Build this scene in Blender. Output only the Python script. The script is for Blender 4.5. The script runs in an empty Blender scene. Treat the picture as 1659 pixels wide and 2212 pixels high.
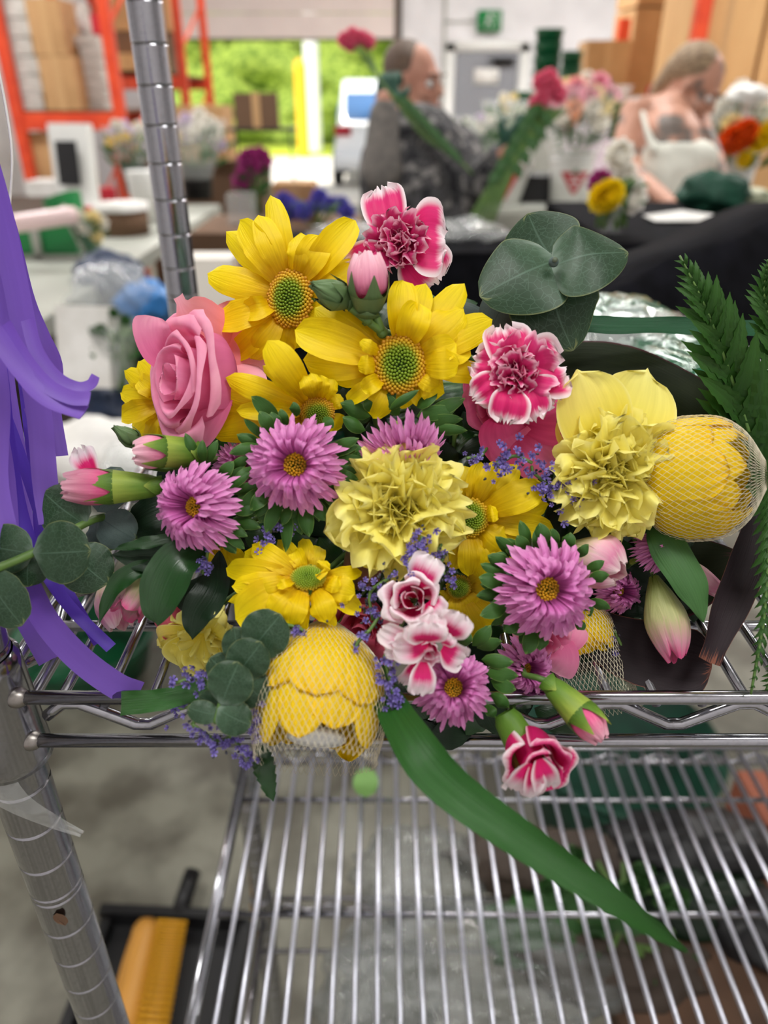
import bpy, math, random
from mathutils import Vector, Matrix, noise as mnoise
random.seed(7)
V = Vector
pi = math.pi
SC = bpy.context.scene
COL = SC.collection

# ------------------------------------------------------------------ camera
FPX, PITCH, HC = 1600.0, math.radians(29.2), 1.5
C0 = V((0, 0, HC))
RT = V((1, 0, 0))
UP = V((0, math.sin(PITCH), math.cos(PITCH)))
FW = V((0, math.cos(PITCH), -math.sin(PITCH)))
BK = -FW
cam = bpy.data.cameras.new('camera')
camo = bpy.data.objects.new('camera', cam)
COL.objects.link(camo)
camo.location = C0
camo.rotation_euler = (math.radians(90) - PITCH, 0, 0)
cam.sensor_fit = 'VERTICAL'
cam.sensor_height = 36.0
cam.sensor_width = 27.0
cam.lens = 36.0 * FPX / 2212.0
cam.clip_start = 0.02
cam.clip_end = 200
cam.dof.use_dof = True
cam.dof.focus_distance = 0.325
cam.dof.aperture_fstop = 6.0
SC.camera = camo

# ------------------------------------------------------------------ exposure, world, lights
SC.view_settings.view_transform = 'Standard'
SC.view_settings.look = 'None'
SC.view_settings.exposure = 0.0
SC.view_settings.gamma = 1.0
SC.view_settings.use_curve_mapping = False
w = bpy.data.worlds.new('sky')
SC.world = w
w.use_nodes = True
bg = w.node_tree.nodes['Background']
bg.inputs[0].default_value = (0.86, 0.93, 1.0, 1)
bg.inputs[1].default_value = 1.0


def light(name, kind, loc, energy, rot=(0, 0, 0), size=1, size_y=None, color=(1, 1, 1)):
    d = bpy.data.lights.new(name, kind)
    d.energy = energy
    d.color = color
    if kind == 'AREA':
        d.shape = 'RECTANGLE'
        d.size = size
        d.size_y = size_y or size
    elif kind == 'SUN':
        d.angle = size
    o = bpy.data.objects.new(name, d)
    COL.objects.link(o)
    o.location = loc
    o.rotation_euler = rot
    return o


light('sun', 'SUN', (0, 20, 20), 6.5, (math.radians(42), 0, math.radians(-25)), 0.01, color=(1, .96, .88))
LAMPS = [(-1.0, 0.25, 42), (1.1, -0.5, 36), (-2.9, 4.6, 90), (0.6, 3.9, 80), (3.9, 4.4, 95), (-2.2, 8.6, 150), (1.2, 8.8, 160), (4.2, 9.0, 160)]
for lx, ly, le in LAMPS:
    light('lamp_light', 'AREA', (lx, ly, 3.93), le, (0, 0, 0), 1.5 if ly < 1 else 1.3, 0.4, (1, .985, .96))

# ------------------------------------------------------------------ pixel rays -> places in the room
def ray(px, py):
    return RT * ((px - 829.5) / FPX) + UP * ((1106 - py) / FPX) + FW


def P(px, py, z):
    return C0 + ray(px, py) * z


def PH(px, py, h):
    r = ray(px, py)
    return C0 + r * ((h - HC) / r.z)


def PY(px, py, y):
    r = ray(px, py)
    return C0 + r * (y / r.y)


def zb(px, py):
    return .303 + (1100 - py) * 5e-5 + ((px - 850) / 800.0) ** 2 * .03


# ------------------------------------------------------------------ materials
def lin(c):
    return tuple(((x / 255.0) / 12.92 if x / 255.0 <= .04045 else ((x / 255.0 + .055) / 1.055) ** 2.4) for x in c) + (1,)


MATS = {}


def base_mat(name):
    m = bpy.data.materials.new(name)
    m.use_nodes = True
    nt = m.node_tree
    b = nt.nodes['Principled BSDF']
    MATS[name] = m
    return m, nt, b


def N(nt, kind, **kw):
    n = nt.nodes.new(kind)
    for k, v in kw.items():
        if k in n.inputs:
            n.inputs[k].default_value = v
        else:
            setattr(n, k, v)
    return n


def ramp(nt, stops):
    n = nt.nodes.new('ShaderNodeValToRGB')
    e = n.color_ramp.elements
    while len(e) < len(stops):
        e.new(0.5)
    for el, (p, c) in zip(e, stops):
        el.position = p
        el.color = lin(c) if len(c) == 3 else c
    return n


def mat(name, col, rough=.5, metal=0, col2=None, scale=20, bump=0, bscale=None, spec=.5, transl=0, coat=0, stretch=None, alpha=None, trans=0, lo=.35, hi=.65, detail=3):
    if name in MATS:
        return MATS[name]
    m, nt, b = base_mat(name)
    b.inputs['Roughness'].default_value = rough
    b.inputs['Metallic'].default_value = metal
    b.inputs['Specular IOR Level'].default_value = spec
    b.inputs['Coat Weight'].default_value = coat
    b.inputs['Transmission Weight'].default_value = trans
    tc = N(nt, 'ShaderNodeTexCoord')
    mp = N(nt, 'ShaderNodeMapping')
    nt.links.new(tc.outputs['Object'], mp.inputs[0])
    if stretch:
        mp.inputs['Scale'].default_value = stretch
    cout = None
    if col2 is not None:
        nz = N(nt, 'ShaderNodeTexNoise', Scale=scale, Detail=detail)
        nt.links.new(mp.outputs[0], nz.inputs['Vector'])
        r = ramp(nt, [(lo, col), (hi, col2)])
        nt.links.new(nz.outputs['Fac'], r.inputs[0])
        nt.links.new(r.outputs[0], b.inputs['Base Color'])
        cout = r.outputs[0]
    else:
        b.inputs['Base Color'].default_value = lin(col)
    if bump:
        nz2 = N(nt, 'ShaderNodeTexNoise', Scale=bscale or scale, Detail=4)
        nt.links.new(mp.outputs[0], nz2.inputs['Vector'])
        bp = N(nt, 'ShaderNodeBump', Strength=bump, Distance=.01)
        nt.links.new(nz2.outputs['Fac'], bp.inputs['Height'])
        nt.links.new(bp.outputs[0], b.inputs['Normal'])
    if alpha is not None:
        b.inputs['Alpha'].default_value = alpha
    if transl:
        add_transl(nt, b, cout, col, transl)
    return m


def add_transl(nt, b, cout, col, f):
    out = nt.nodes['Material Output']
    t = N(nt, 'ShaderNodeBsdfTranslucent')
    if cout:
        nt.links.new(cout, t.inputs[0])
    else:
        t.inputs[0].default_value = lin(col)
    mx = N(nt, 'ShaderNodeMixShader')
    mx.inputs[0].default_value = f
    nt.links.new(b.outputs[0], mx.inputs[1])
    nt.links.new(t.outputs[0], mx.inputs[2])
    nt.links.new(mx.outputs[0], out.inputs[0])


def petal_mat(name, stops, edge=None, streak=.35, sfreq=22, rough=.5, transl=.3, vein=None, spec=.3, mottle=.12, jag=.06, edge_lo=.78, edge_hi=.98):
    """colour runs along the petal (UV v); edge = colour of the margin; streak = bump lines along its length"""
    m, nt, b = base_mat(name)
    b.inputs['Roughness'].default_value = rough
    b.inputs['Specular IOR Level'].default_value = spec
    uv = N(nt, 'ShaderNodeUVMap')
    sep = N(nt, 'ShaderNodeSeparateXYZ')
    nt.links.new(uv.outputs[0], sep.inputs[0])
    # streaky noise in uv
    mp = N(nt, 'ShaderNodeMapping')
    mp.inputs['Scale'].default_value = (sfreq, 1.6, 1)
    nt.links.new(uv.outputs[0], mp.inputs[0])
    nz = N(nt, 'ShaderNodeTexNoise', Scale=1.0, Detail=3.0)
    nt.links.new(mp.outputs[0], nz.inputs['Vector'])
    # v + jag*(noise-.5)
    sb = N(nt, 'ShaderNodeMath', operation='SUBTRACT')
    nt.links.new(nz.outputs['Fac'], sb.inputs[0]); sb.inputs[1].default_value = .5
    ml = N(nt, 'ShaderNodeMath', operation='MULTIPLY_ADD')
    nt.links.new(sb.outputs[0], ml.inputs[0]); ml.inputs[1].default_value = jag * 6
    nt.links.new(sep.outputs['Y'], ml.inputs[2])
    r = ramp(nt, stops)
    nt.links.new(ml.outputs[0], r.inputs[0])
    cout = r.outputs[0]
    if edge:
        # margin factor = max(v, |2u-1|) style
        a = N(nt, 'ShaderNodeMath', operation='MULTIPLY_ADD')
        nt.links.new(sep.outputs['X'], a.inputs[0]); a.inputs[1].default_value = 2; a.inputs[2].default_value = -1
        ab = N(nt, 'ShaderNodeMath', operation='ABSOLUTE')
        nt.links.new(a.outputs[0], ab.inputs[0])
        mx = N(nt, 'ShaderNodeMath', operation='MAXIMUM')
        nt.links.new(ab.outputs[0], mx.inputs[0]); nt.links.new(ml.outputs[0], mx.inputs[1])
        mr = N(nt, 'ShaderNodeMapRange', interpolation_type='SMOOTHSTEP')
        mr.inputs['From Min'].default_value = edge_lo; mr.inputs['From Max'].default_value = edge_hi
        nt.links.new(mx.outputs[0], mr.inputs['Value'])
        mc = N(nt, 'ShaderNodeMix', data_type='RGBA')
        nt.links.new(mr.outputs[0], mc.inputs['Factor'])
        nt.links.new(cout, mc.inputs[6]); mc.inputs[7].default_value = lin(edge)
        cout = mc.outputs[2]
    if mottle:
        hs = N(nt, 'ShaderNodeHueSaturation')
        mr2 = N(nt, 'ShaderNodeMapRange')
        mr2.inputs['To Min'].default_value = 1 - mottle; mr2.inputs['To Max'].default_value = 1 + mottle * .7
        mr2.inputs['From Min'].default_value = .3; mr2.inputs['From Max'].default_value = .7
        nt.links.new(nz.outputs['Fac'], mr2.inputs['Value'])
        nt.links.new(mr2.outputs[0], hs.inputs['Value'])
        nt.links.new(cout, hs.inputs['Color'])
        cout = hs.outputs[0]
    if vein:
        vo = N(nt, 'ShaderNodeTexVoronoi', feature='DISTANCE_TO_EDGE', Scale=vein[1])
        mpv = N(nt, 'ShaderNodeMapping')
        nt.links.new(uv.outputs[0], mpv.inputs[0]); nt.links.new(mpv.outputs[0], vo.inputs['Vector'])
        mv = N(nt, 'ShaderNodeMapRange')
        mv.inputs['From Min'].default_value = 0; mv.inputs['From Max'].default_value = .06
        mv.inputs['To Min'].default_value = vein[2]; mv.inputs['To Max'].default_value = 0
        nt.links.new(vo.outputs['Distance'], mv.inputs['Value'])
        mid = N(nt, 'ShaderNodeMath', operation='MULTIPLY_ADD')
        nt.links.new(sep.outputs['X'], mid.inputs[0]); mid.inputs[1].default_value = 2; mid.inputs[2].default_value = -1
        mab = N(nt, 'ShaderNodeMath', operation='ABSOLUTE'); nt.links.new(mid.outputs[0], mab.inputs[0])
        mm = N(nt, 'ShaderNodeMapRange')
        mm.inputs['From Min'].default_value = 0.01; mm.inputs['From Max'].default_value = .035
        mm.inputs['To Min'].default_value = .6; mm.inputs['To Max'].default_value = 0
        nt.links.new(mab.outputs[0], mm.inputs['Value'])
        mxx = N(nt, 'ShaderNodeMath', operation='MAXIMUM')
        nt.links.new(mv.outputs[0], mxx.inputs[0]); nt.links.new(mm.outputs[0], mxx.inputs[1])
        mc2 = N(nt, 'ShaderNodeMix', data_type='RGBA')
        nt.links.new(mxx.outputs[0], mc2.inputs['Factor'])
        nt.links.new(cout, mc2.inputs[6]); mc2.inputs[7].default_value = lin(vein[0])
        cout = mc2.outputs[2]
    nt.links.new(cout, b.inputs['Base Color'])
    bp = N(nt, 'ShaderNodeBump', Strength=streak, Distance=.0006)
    nt.links.new(nz.outputs['Fac'], bp.inputs['Height'])
    nt.links.new(bp.outputs[0], b.inputs['Normal'])
    add_transl(nt, b, cout, None, transl)
    return m


# ------------------------------------------------------------------ mesh building
class MB:
    def __init__(s):
        s.v = []; s.f = []; s.uv = []; s.mi = []; s.m = 0

    def face(s, idx, uvs=None):
        s.f.append(tuple(idx)); s.uv.append(uvs or [(0, 0)] * len(idx)); s.mi.append(s.m)

    def grid(s, rows, closed=False, uvf=None):
        """rows: list of lists of points; closed joins the last column to the first"""
        b = len(s.v); nv = len(rows); nu = len(rows[0])
        for r in rows:
            s.v.extend(r)
        for j in range(nv - 1):
            for i in range(nu if closed else nu - 1):
                i2 = (i + 1) % nu
                u0, u1 = i / (nu if closed else nu - 1), (i + 1) / (nu if closed else nu - 1)
                v0, v1 = j / (nv - 1), (j + 1) / (nv - 1)
                s.face((b + j * nu + i, b + j * nu + i2, b + (j + 1) * nu + i2, b + (j + 1) * nu + i),
                       [(u0, v0), (u1, v0), (u1, v1), (u0, v1)])
        return b

    def box(s, c, d, rot=0, tilt=None):
        c = V(c); b = len(s.v)
        M = Matrix.Rotation(rot, 3, 'Z')
        if tilt is not None:
            M = M @ tilt
        for x in (-.5, .5):
            for y in (-.5, .5):
                for z in (-.5, .5):
                    s.v.append(c + M @ V((x * d[0], y * d[1], z * d[2])))
        q = [(0, 0), (1, 0), (1, 1), (0, 1)]
        for f in ((0, 1, 3, 2), (4, 6, 7, 5), (0, 4, 5, 1), (2, 3, 7, 6), (0, 2, 6, 4), (1, 5, 7, 3)):
            s.face([b + k for k in f], q)

    def tube(s, pts, rad, n=8, cap=True):
        pts = [V(p) for p in pts]
        if not isinstance(rad, (list, tuple)):
            rad = [rad] * len(pts)
        rows = []
        pe = None
        for k, p in enumerate(pts):
            t = (pts[min(k + 1, len(pts) - 1)] - pts[max(k - 1, 0)])
            t = t.normalized() if t.length > 1e-9 else V((0, 0, 1))
            if pe is None:
                h = V((0, 0, 1)) if abs(t.z) < .9 else V((1, 0, 0))
                e1 = t.cross(h).normalized()
            else:
                e1 = (pe - t * pe.dot(t)).normalized()
            pe = e1
            e2 = t.cross(e1)
            rows.append([p + (e1 * math.cos(2 * pi * i / n) + e2 * math.sin(2 * pi * i / n)) * rad[k] for i in range(n)])
        b = s.grid(rows, True)
        if cap:
            s.face([b + i for i in range(n)][::-1]); e = b + (len(pts) - 1) * n
            s.face([e + i for i in range(n)])

    def lathe(s, o, ax, prof, n=24, e1=None, sq=1.0, cap=False):
        """prof: list of (radius, height) along axis ax from o"""
        e1, e2, ax = frame(ax, e1)
        rows = [[o + ax * h + (e1 * math.cos(2 * pi * i / n) + e2 * sq * math.sin(2 * pi * i / n)) * r for i in range(n)] for r, h in prof]
        b = s.grid(rows, True)
        if cap:
            s.face([b + i for i in range(n)][::-1]); e = b + (len(prof) - 1) * n
            s.face([e + i for i in range(n)])

    def ball(s, c, r, n=10, m=7, sc=(1, 1, 1), M=None):
        c = V(c); rows = []
        for j in range(m + 1):
            th = pi * (j / m); th = min(max(th, .02), pi - .02)
            rows.append([])
            for i in range(n):
                p = V((math.sin(th) * math.cos(2 * pi * i / n) * sc[0], math.sin(th) * math.sin(2 * pi * i / n) * sc[1], -math.cos(th) * sc[2])) * r
                if M is not None:
                    p = M @ p
                rows[-1].append(c + p)
        b = s.grid(rows, True)
        s.face([b + i for i in range(n)][::-1]); e = b + m * n
        s.face([e + i for i in range(n)])

    def build(s, name, mats, parent=None, loc=None, smooth=True):
        me = bpy.data.meshes.new(name)
        if loc is None:
            loc = parent_loc(parent)
        loc = V(loc)
        me.from_pydata([tuple(V(p) - loc) for p in s.v], [], s.f)
        if not isinstance(mats, (list, tuple)):
            mats = [mats]
        for m in mats:
            me.materials.append(m)
        uvl = me.uv_layers.new(name='UVMap')
        k = 0
        flat = []
        for u in s.uv:
            for q in u:
                flat.extend(q)
        uvl.data.foreach_set('uv', flat)
        me.polygons.foreach_set('material_index', s.mi)
        me.polygons.foreach_set('use_smooth', [smooth] * len(s.f))
        me.update()
        o = bpy.data.objects.new(name, me)
        COL.objects.link(o)
        if parent is not None:
            o.parent = parent
            o.location = loc - parent_loc(parent)
        else:
            o.location = loc
        return o


def parent_loc(p):
    l = V((0, 0, 0))
    while p is not None:
        l = l + V(p.location); p = p.parent
    return l


def frame(n, hint=None):
    n = n.normalized()
    h = hint if hint is not None else (V((0, 0, 1)) if abs(n.z) < .9 else V((1, 0, 0)))
    e1 = (h - n * h.dot(n))
    if e1.length < 1e-6:
        e1 = V((1, 0, 0)) - n * n.x
    e1.normalize()
    return e1, n.cross(e1), n


def tag(o, label, cat, group=None, kind=None):
    o['label'] = label; o['category'] = cat
    if group: o['group'] = group
    if kind: o['kind'] = kind
    return o


def thing(name, label, cat, loc, group=None, kind=None):
    o = bpy.data.objects.new(name, None)
    o.empty_display_size = .02
    COL.objects.link(o)
    o.location = V(loc)
    return tag(o, label, cat, group, kind)


def struct(name, mb, m, smooth=False, loc=(0, 0, 0)):
    o = mb.build(name, m, None, loc, smooth)
    o['kind'] = 'structure'
    return o


def copy_tree(o, parent=None):
    c = o.copy(); COL.objects.link(c)
    if parent is not None: c.parent = parent
    for ch in list(o.children):
        copy_tree(ch, c)
    return c


def spline(pts, n):
    """Catmull-Rom through pts, n samples"""
    pts = [V(p) for p in pts]
    if len(pts) == 2:
        return [pts[0].lerp(pts[1], i / (n - 1)) for i in range(n)]
    q = [pts[0] * 2 - pts[1]] + pts + [pts[-1] * 2 - pts[-2]]
    out = []
    for i in range(n):
        x = i / (n - 1) * (len(pts) - 1)
        k = min(int(x), len(pts) - 2); t = x - k
        p0, p1, p2, p3 = q[k], q[k + 1], q[k + 2], q[k + 3]
        out.append(.5 * ((2 * p1) + (p2 - p0) * t + (2 * p0 - 5 * p1 + 4 * p2 - p3) * t * t + (3 * p1 - p0 - 3 * p2 + p3) * t ** 3))
    return out


def w_petal(t, b=.4, pk=.62):
    return (b + (1 - b) * math.sin(pi / 2 * min(t / pk, 1))) if t < pk else math.sqrt(max(0, 1 - ((t - pk) / (1 - pk)) ** 2)) * .98 + .02


def w_round(t):
    return max(.03, math.sqrt(max(0, 1 - (2 * t - 1) ** 2)))


def w_broad(t):   # broad pointed leaf
    return max(.02, math.sin(pi * t ** .85) ** .62)


def w_leaf(t):
    return max(.02, math.sin(pi * t ** .9) ** .9)


def w_strap(t):
    return 1.0


def w_grass(t):
    return max(.02, (1 - t ** 2.6) * (.75 + .25 * min(1, t * 4)))


def w_fan(t):
    return .14 + .86 * t ** .8 if t < .85 else (.14 + .86 * .85 ** .8) * (1 - ((t - .85) / .15) ** 2 * .12)


def blade(mb, pts, hw, nrm=None, wf=w_petal, cup=0.0, nu=7, nv=12, ruf=0, rufk=3, ph=0, jag=0, fold=0, roll=0, tipround=0, edgewave=0):
    """a petal, leaf or strap: centre line through pts, half width hw (number or list), cup = curl across"""
    c = spline(pts, nv)
    n0 = nrm if nrm is not None else BK
    rows = []
    rnd = random.Random(int(ph * 1000) + nu)
    for k in range(nv):
        t = k / (nv - 1)
        T = (c[min(k + 1, nv - 1)] - c[max(k - 1, 0)]).normalized()
        nn = n0[0].lerp(n0[1], t) if isinstance(n0, (list, tuple)) else n0
        Nn = nn - T * nn.dot(T)
        if Nn.length < 1e-6: Nn = UP - T * UP.dot(T)
        Nn.normalize()
        S = T.cross(Nn)
        if roll:
            a = roll * t if not isinstance(roll, (list, tuple)) else roll[0] + (roll[1] - roll[0]) * t
            S, Nn = S * math.cos(a) + Nn * math.sin(a), Nn * math.cos(a) - S * math.sin(a)
        h = (hw if not isinstance(hw, (list, tuple)) else hw[min(int(t * (len(hw) - 1)), len(hw) - 2)] * (1 - (t * (len(hw) - 1) - min(int(t * (len(hw) - 1)), len(hw) - 2))) + hw[min(int(t * (len(hw) - 1)), len(hw) - 2) + 1] * (t * (len(hw) - 1) - min(int(t * (len(hw) - 1)), len(hw) - 2))) * wf(t)
        row = []
        L = (c[-1] - c[0]).length
        for i in range(nu):
            u = -1 + 2 * i / (nu - 1)
            p = c[k] + S * (u * h) + Nn * (cup * h * u * u)
            if fold: p = p + Nn * (abs(u) * fold * h)
            if ruf: p = p + Nn * (ruf * t * t * math.sin(rufk * pi * u + ph)) + T * (ruf * .5 * t * t * math.cos(rufk * 1.7 * pi * u + ph * 2))
            if ruf: p = p + Nn * (ruf * .38 * t ** 5 * math.sin(rufk * 3.4 * pi * u + ph * 1.7))
            if edgewave: p = p + Nn * (edgewave * abs(u) ** 3 * math.sin(7 * t * pi + ph + (u > 0) * 2))
            if tipround: p = p - T * (tipround * L * u * u * t)
            if jag and k == nv - 1: p = p + T * (jag * (rnd.random() - .5) * 2)
            row.append(p)
        rows.append(row)
    mb.grid(rows)


def cup_petal(mb, o, e1, e2, n, phi, half, prof, wf=None, rnd_tip=.12, ruf=0, rufk=3, ph=0, nu=9, nv=10, jag=0, sq=1.0):
    pr = spline([V((r, h, 0)) for r, h in prof], nv)
    H = prof[-1][1] - prof[0][1]
    rows = []
    rr = random.Random(int(ph * 977) + 3)
    for k in range(nv):
        t = k / (nv - 1)
        wv = wf(t) if wf else (.55 + .45 * math.sin(pi * min(1, t / .6) / 2)) * (1 if t < .75 else math.sqrt(max(.02, 1 - ((t - .75) / .27) ** 2)) * .45 + .55)
        row = []
        for i in range(nu):
            u = -1 + 2 * i / (nu - 1)
            a = phi + half * wv * u
            r = pr[k].x + ruf * t * t * math.sin(rufk * pi * u + ph)
            h = pr[k].y - rnd_tip * abs(H) * u * u * t * t
            if jag and k == nv - 1: h += jag * (rr.random() - .5) * 2
            row.append(o + (e1 * math.cos(a) + e2 * sq * math.sin(a)) * r + n * h)
        rows.append(row)
    mb.grid(rows)


def part(parent, name, m, fn, smooth=True, label=None):
    mb = MB(); fn(mb)
    o = mb.build(name, m, parent, None, smooth)
    if label: o['label'] = label
    return o


def simple(name, label, cat, m, fn, loc=None, group=None, smooth=False, kind=None):
    mb = MB(); fn(mb)
    if loc is None:
        n = len(mb.v); loc = sum((V(p) for p in mb.v), V()) / n
        loc.z = min(p[2] for p in mb.v)
    return tag(mb.build(name, m, None, loc, smooth), label, cat, group, kind)


def organic(name, m, fn, parent=None, loc=None, voxel=.012, smooth_it=3):
    mb = MB(); fn(mb)
    o = mb.build(name, m, parent, loc)
    r = o.modifiers.new('skin', 'REMESH'); r.mode = 'VOXEL'; r.voxel_size = voxel; r.use_smooth_shade = True
    s = o.modifiers.new('soft', 'SMOOTH'); s.iterations = smooth_it; s.factor = .6
    return o


def limb(mb, pts, rad, n=10):
    mb.tube(spline(pts, (len(pts) - 1) * 5 + 1), [r for r in lerp_list(rad, (len(pts) - 1) * 5 + 1)], n)
    for p, r in zip(pts, rad):
        mb.ball(p, r, 10, 6)


def lerp_list(l, n):
    out = []
    for i in range(n):
        x = i / (n - 1) * (len(l) - 1); k = min(int(x), len(l) - 2); t = x - k
        out.append(l[k] * (1 - t) + l[k + 1] * t)
    return out
# ------------------------------------------------------------------ common materials
M_wall = mat('white painted block wall', (226, 224, 226), .7, col2=(214, 212, 214), scale=3, bump=.1, bscale=30)
M_ceil = mat('ceiling deck', (200, 200, 200), .8)
M_floor = mat('stained concrete', (96, 92, 80), .55, col2=(140, 138, 124), scale=6, bump=.1, bscale=60, detail=9, lo=.38, hi=.6)
M_pave = mat('pale asphalt', (205, 200, 192), .9, col2=(225, 220, 212), scale=4)
M_grass = mat('mown grass', (150, 170, 40), .9, col2=(190, 200, 60), scale=8)
M_hedge = mat('sunlit foliage', (92, 122, 30), .8, col2=(176, 196, 84), scale=5, transl=.3, bump=.4, bscale=14, detail=6)
M_panel = mat('door panel', (222, 208, 202), .6, col2=(214, 200, 195), scale=2)
M_dark = mat('dark brown trim', (70, 58, 48), .7)
M_orange = mat('orange rack paint', (226, 78, 38), .45, col2=(205, 62, 30), scale=9)
M_card = mat('cardboard', (186, 144, 98), .85, col2=(170, 130, 86), scale=5, detail=2)
M_card2 = mat('pale cardboard', (214, 170, 116), .85, col2=(200, 154, 102), scale=4, stretch=(3, 3, .5))
M_cardd = mat('dark cardboard', (104, 78, 58), .9)
M_tape = mat('packing tape', (190, 150, 104), .35)
M_whitep = mat('white plastic', (226, 226, 222), .35, coat=.2)
M_whitem = mat('white paper', (232, 230, 226), .8, col2=(215, 212, 206), scale=12, bump=.3, bscale=20)
M_foam = mat('white corrugated trays', (216, 214, 208), .8, col2=(180, 178, 170), scale=14, stretch=(1, 1, 5), bump=.6, bscale=18)
M_grey = mat('grey laminate', (176, 178, 168), .45, col2=(162, 164, 155), scale=3)
M_gdoor = mat('grey steel door', (132, 134, 140), .5)
M_black = mat('black plastic', (18, 18, 20), .45)
M_cloth = mat('black cloth', (15, 15, 18), .95, col2=(22, 22, 27), scale=30, bump=.3, bscale=60, spec=.08)
M_green = mat('green bucket plastic', (8, 92, 54), .4, col2=(6, 80, 46), scale=3)
M_lgreen = mat('bright green crate plastic', (22, 130, 66), .4)
M_dgreen = mat('dark green glove fabric', (8, 58, 42), .7, col2=(12, 72, 52), scale=20)
M_red = mat('red plastic', (178, 24, 44), .45)
M_clear = mat('clear cellophane', (238, 242, 240), .08, alpha=.28, spec=.9, bump=.9, bscale=30, coat=.5)
M_sleeveg = mat('green cellophane', (10, 96, 62), .1, alpha=.75, spec=.9, bump=1.0, bscale=45, coat=.6)
M_blue = mat('blue plastic', (60, 130, 200), .35)
M_navy = mat('navy plastic', (34, 52, 84), .5, col2=(24, 38, 62), scale=6)
M_yellow = mat('yellow plastic', (220, 160, 30), .5)
M_skin = mat('skin', (196, 146, 124), .55, col2=(184, 130, 110), scale=10, spec=.35)
M_skin2 = mat('skin of person in cap', (150, 105, 80), .55)
M_hair = mat('brown tied hair', (84, 66, 54), .6, col2=(112, 90, 72), scale=30, stretch=(1, 6, 6), bump=.4, bscale=60)
M_hairb = mat('fair brown hair', (122, 98, 76), .6, col2=(182, 156, 122), scale=22, stretch=(1, 5, 5), bump=.4, bscale=60)


def chrome(name, base, rough, dirt=True):
    m, nt, b = base_mat(name)
    b.inputs['Metallic'].default_value = 1
    tc = N(nt, 'ShaderNodeTexCoord')
    nz = N(nt, 'ShaderNodeTexNoise', Scale=420, Detail=2)
    nt.links.new(tc.outputs['Object'], nz.inputs['Vector'])
    r = ramp(nt, [(.25, tuple(int(c * .93) for c in base)), (.5, base)])
    nt.links.new(nz.outputs['Fac'], r.inputs[0]); nt.links.new(r.outputs[0], b.inputs['Base Color'])
    mr = N(nt, 'ShaderNodeMapRange'); mr.inputs['To Min'].default_value = rough * 1.7; mr.inputs['To Max'].default_value = rough * .6
    nt.links.new(nz.outputs['Fac'], mr.inputs['Value']); nt.links.new(mr.outputs[0], b.inputs['Roughness'])
    bp = N(nt, 'ShaderNodeBump', Strength=.02, Distance=.0002); nt.links.new(nz.outputs['Fac'], bp.inputs['Height']); nt.links.new(bp.outputs[0], b.inputs['Normal'])
    return m


M_chrome = chrome('worn chrome', (168, 168, 174), .15)
M_wire_lit = chrome('ceiling-lit chrome wire', (216, 218, 230), .3)  # lower wires are chrome too; ceiling reflection put into the paler colour
M_weld = chrome('weld bead', (150, 145, 140), .35)

# ------------------------------------------------------------------ room shell
YB = 12.6
gl, gr, gt = PY(300, 85, YB).x, PY(852, 85, YB).x, PY(600, 84, YB).z
XL, XR, ZT, Y0 = -4.6, 5.6, 4.0, -1.6
mb = MB()
mb.box(((XL + XR) / 2, (Y0 + YB) / 2 + .1, -.05), (XR - XL, YB - Y0 + .2, .1)); struct('floor', mb, M_floor)
mb = MB(); mb.box(((XL + XR) / 2, (Y0 + YB) / 2, ZT + .05), (XR - XL, YB - Y0 + .3, .1)); struct('ceiling', mb, M_ceil)
mb = MB()
mb.box(((XL + gl) / 2, YB + .1, ZT / 2), (gl - XL, .2, ZT))
mb.box(((XR + gr) / 2, YB + .1, ZT / 2), (XR - gr, .2, ZT))
mb.box(((gl + gr) / 2, YB + .1, (3.0 + ZT) / 2), (gr - gl, .2, ZT - 3.0))
struct('wall_back', mb, M_wall)
mb = MB(); mb.box((XL - .05, (Y0 + YB) / 2, ZT / 2), (.1, YB - Y0, ZT)); struct('wall_left', mb, M_wall)
mb = MB(); mb.box((XR + .05, (Y0 + YB) / 2, ZT / 2), (.1, YB - Y0, ZT)); struct('wall_right', mb, M_wall)
mb = MB(); mb.box(((XL + XR) / 2, Y0 - .05, ZT / 2), (XR - XL, .1, ZT)); struct('wall_front', mb, M_wall)
# sectional garage door half open: panels above the opening
dz = 3.15 - gt
mb = MB()
for k in range(3):
    mb.box(((gl + gr) / 2, YB - .06, gt + dz * (k + .5) / 3), (gr - gl + .1, .05, dz / 3 - .012))
d1 = struct('door_1', mb, M_panel)
part(d1, 'bottom_seal', M_dark, lambda m: m.box(((gl + gr) / 2, YB - .06, gt - .015), (gr - gl + .1, .05, .03)))
mb = MB(); mb.box((gr + .05, YB - .05, 1.7), (.1, .1, 3.4)); struct('trim_1', mb, M_dark)
# white conduit / seam lines of the wall and exit door
dl, dr, dt = PY(985, 112, YB).x, PY(1120, 112, YB).x, PY(1050, 112, YB).z
mb = MB()
mb.box(((dl + dr) / 2, YB - .03, dt / 2), (dr - dl, .05, dt))
d2 = struct('door_2', mb, M_gdoor)
part(d2, 'door_frame', M_whitep, lambda m: (m.box((dl - .09, YB - .03, dt / 2 + .05), (.14, .09, dt + .1)), m.box((dr + .09, YB - .03, dt / 2 + .05), (.14, .09, dt + .1)), m.box(((dl + dr) / 2, YB - .03, dt + .07), (dr - dl + .3, .09, .14))))
part(d2, 'door_closer', M_black, lambda m: (m.box((dr - .22, YB - .1, dt - .12), (.3, .08, .09)), m.box((dr - .3, YB - .16, dt - .1), (.34, .02, .03), .3)))
part(d2, 'paper_notice', M_whitem, lambda m: m.box(((dl + dr) / 2, YB - .065, PY(1050, 165, YB).z), (.36, .01, .2)))
part(d2, 'push_bar', M_chrome, lambda m: m.box(((dl + dr) / 2, YB - .1, 1.0), (.7, .06, .07)))
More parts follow.
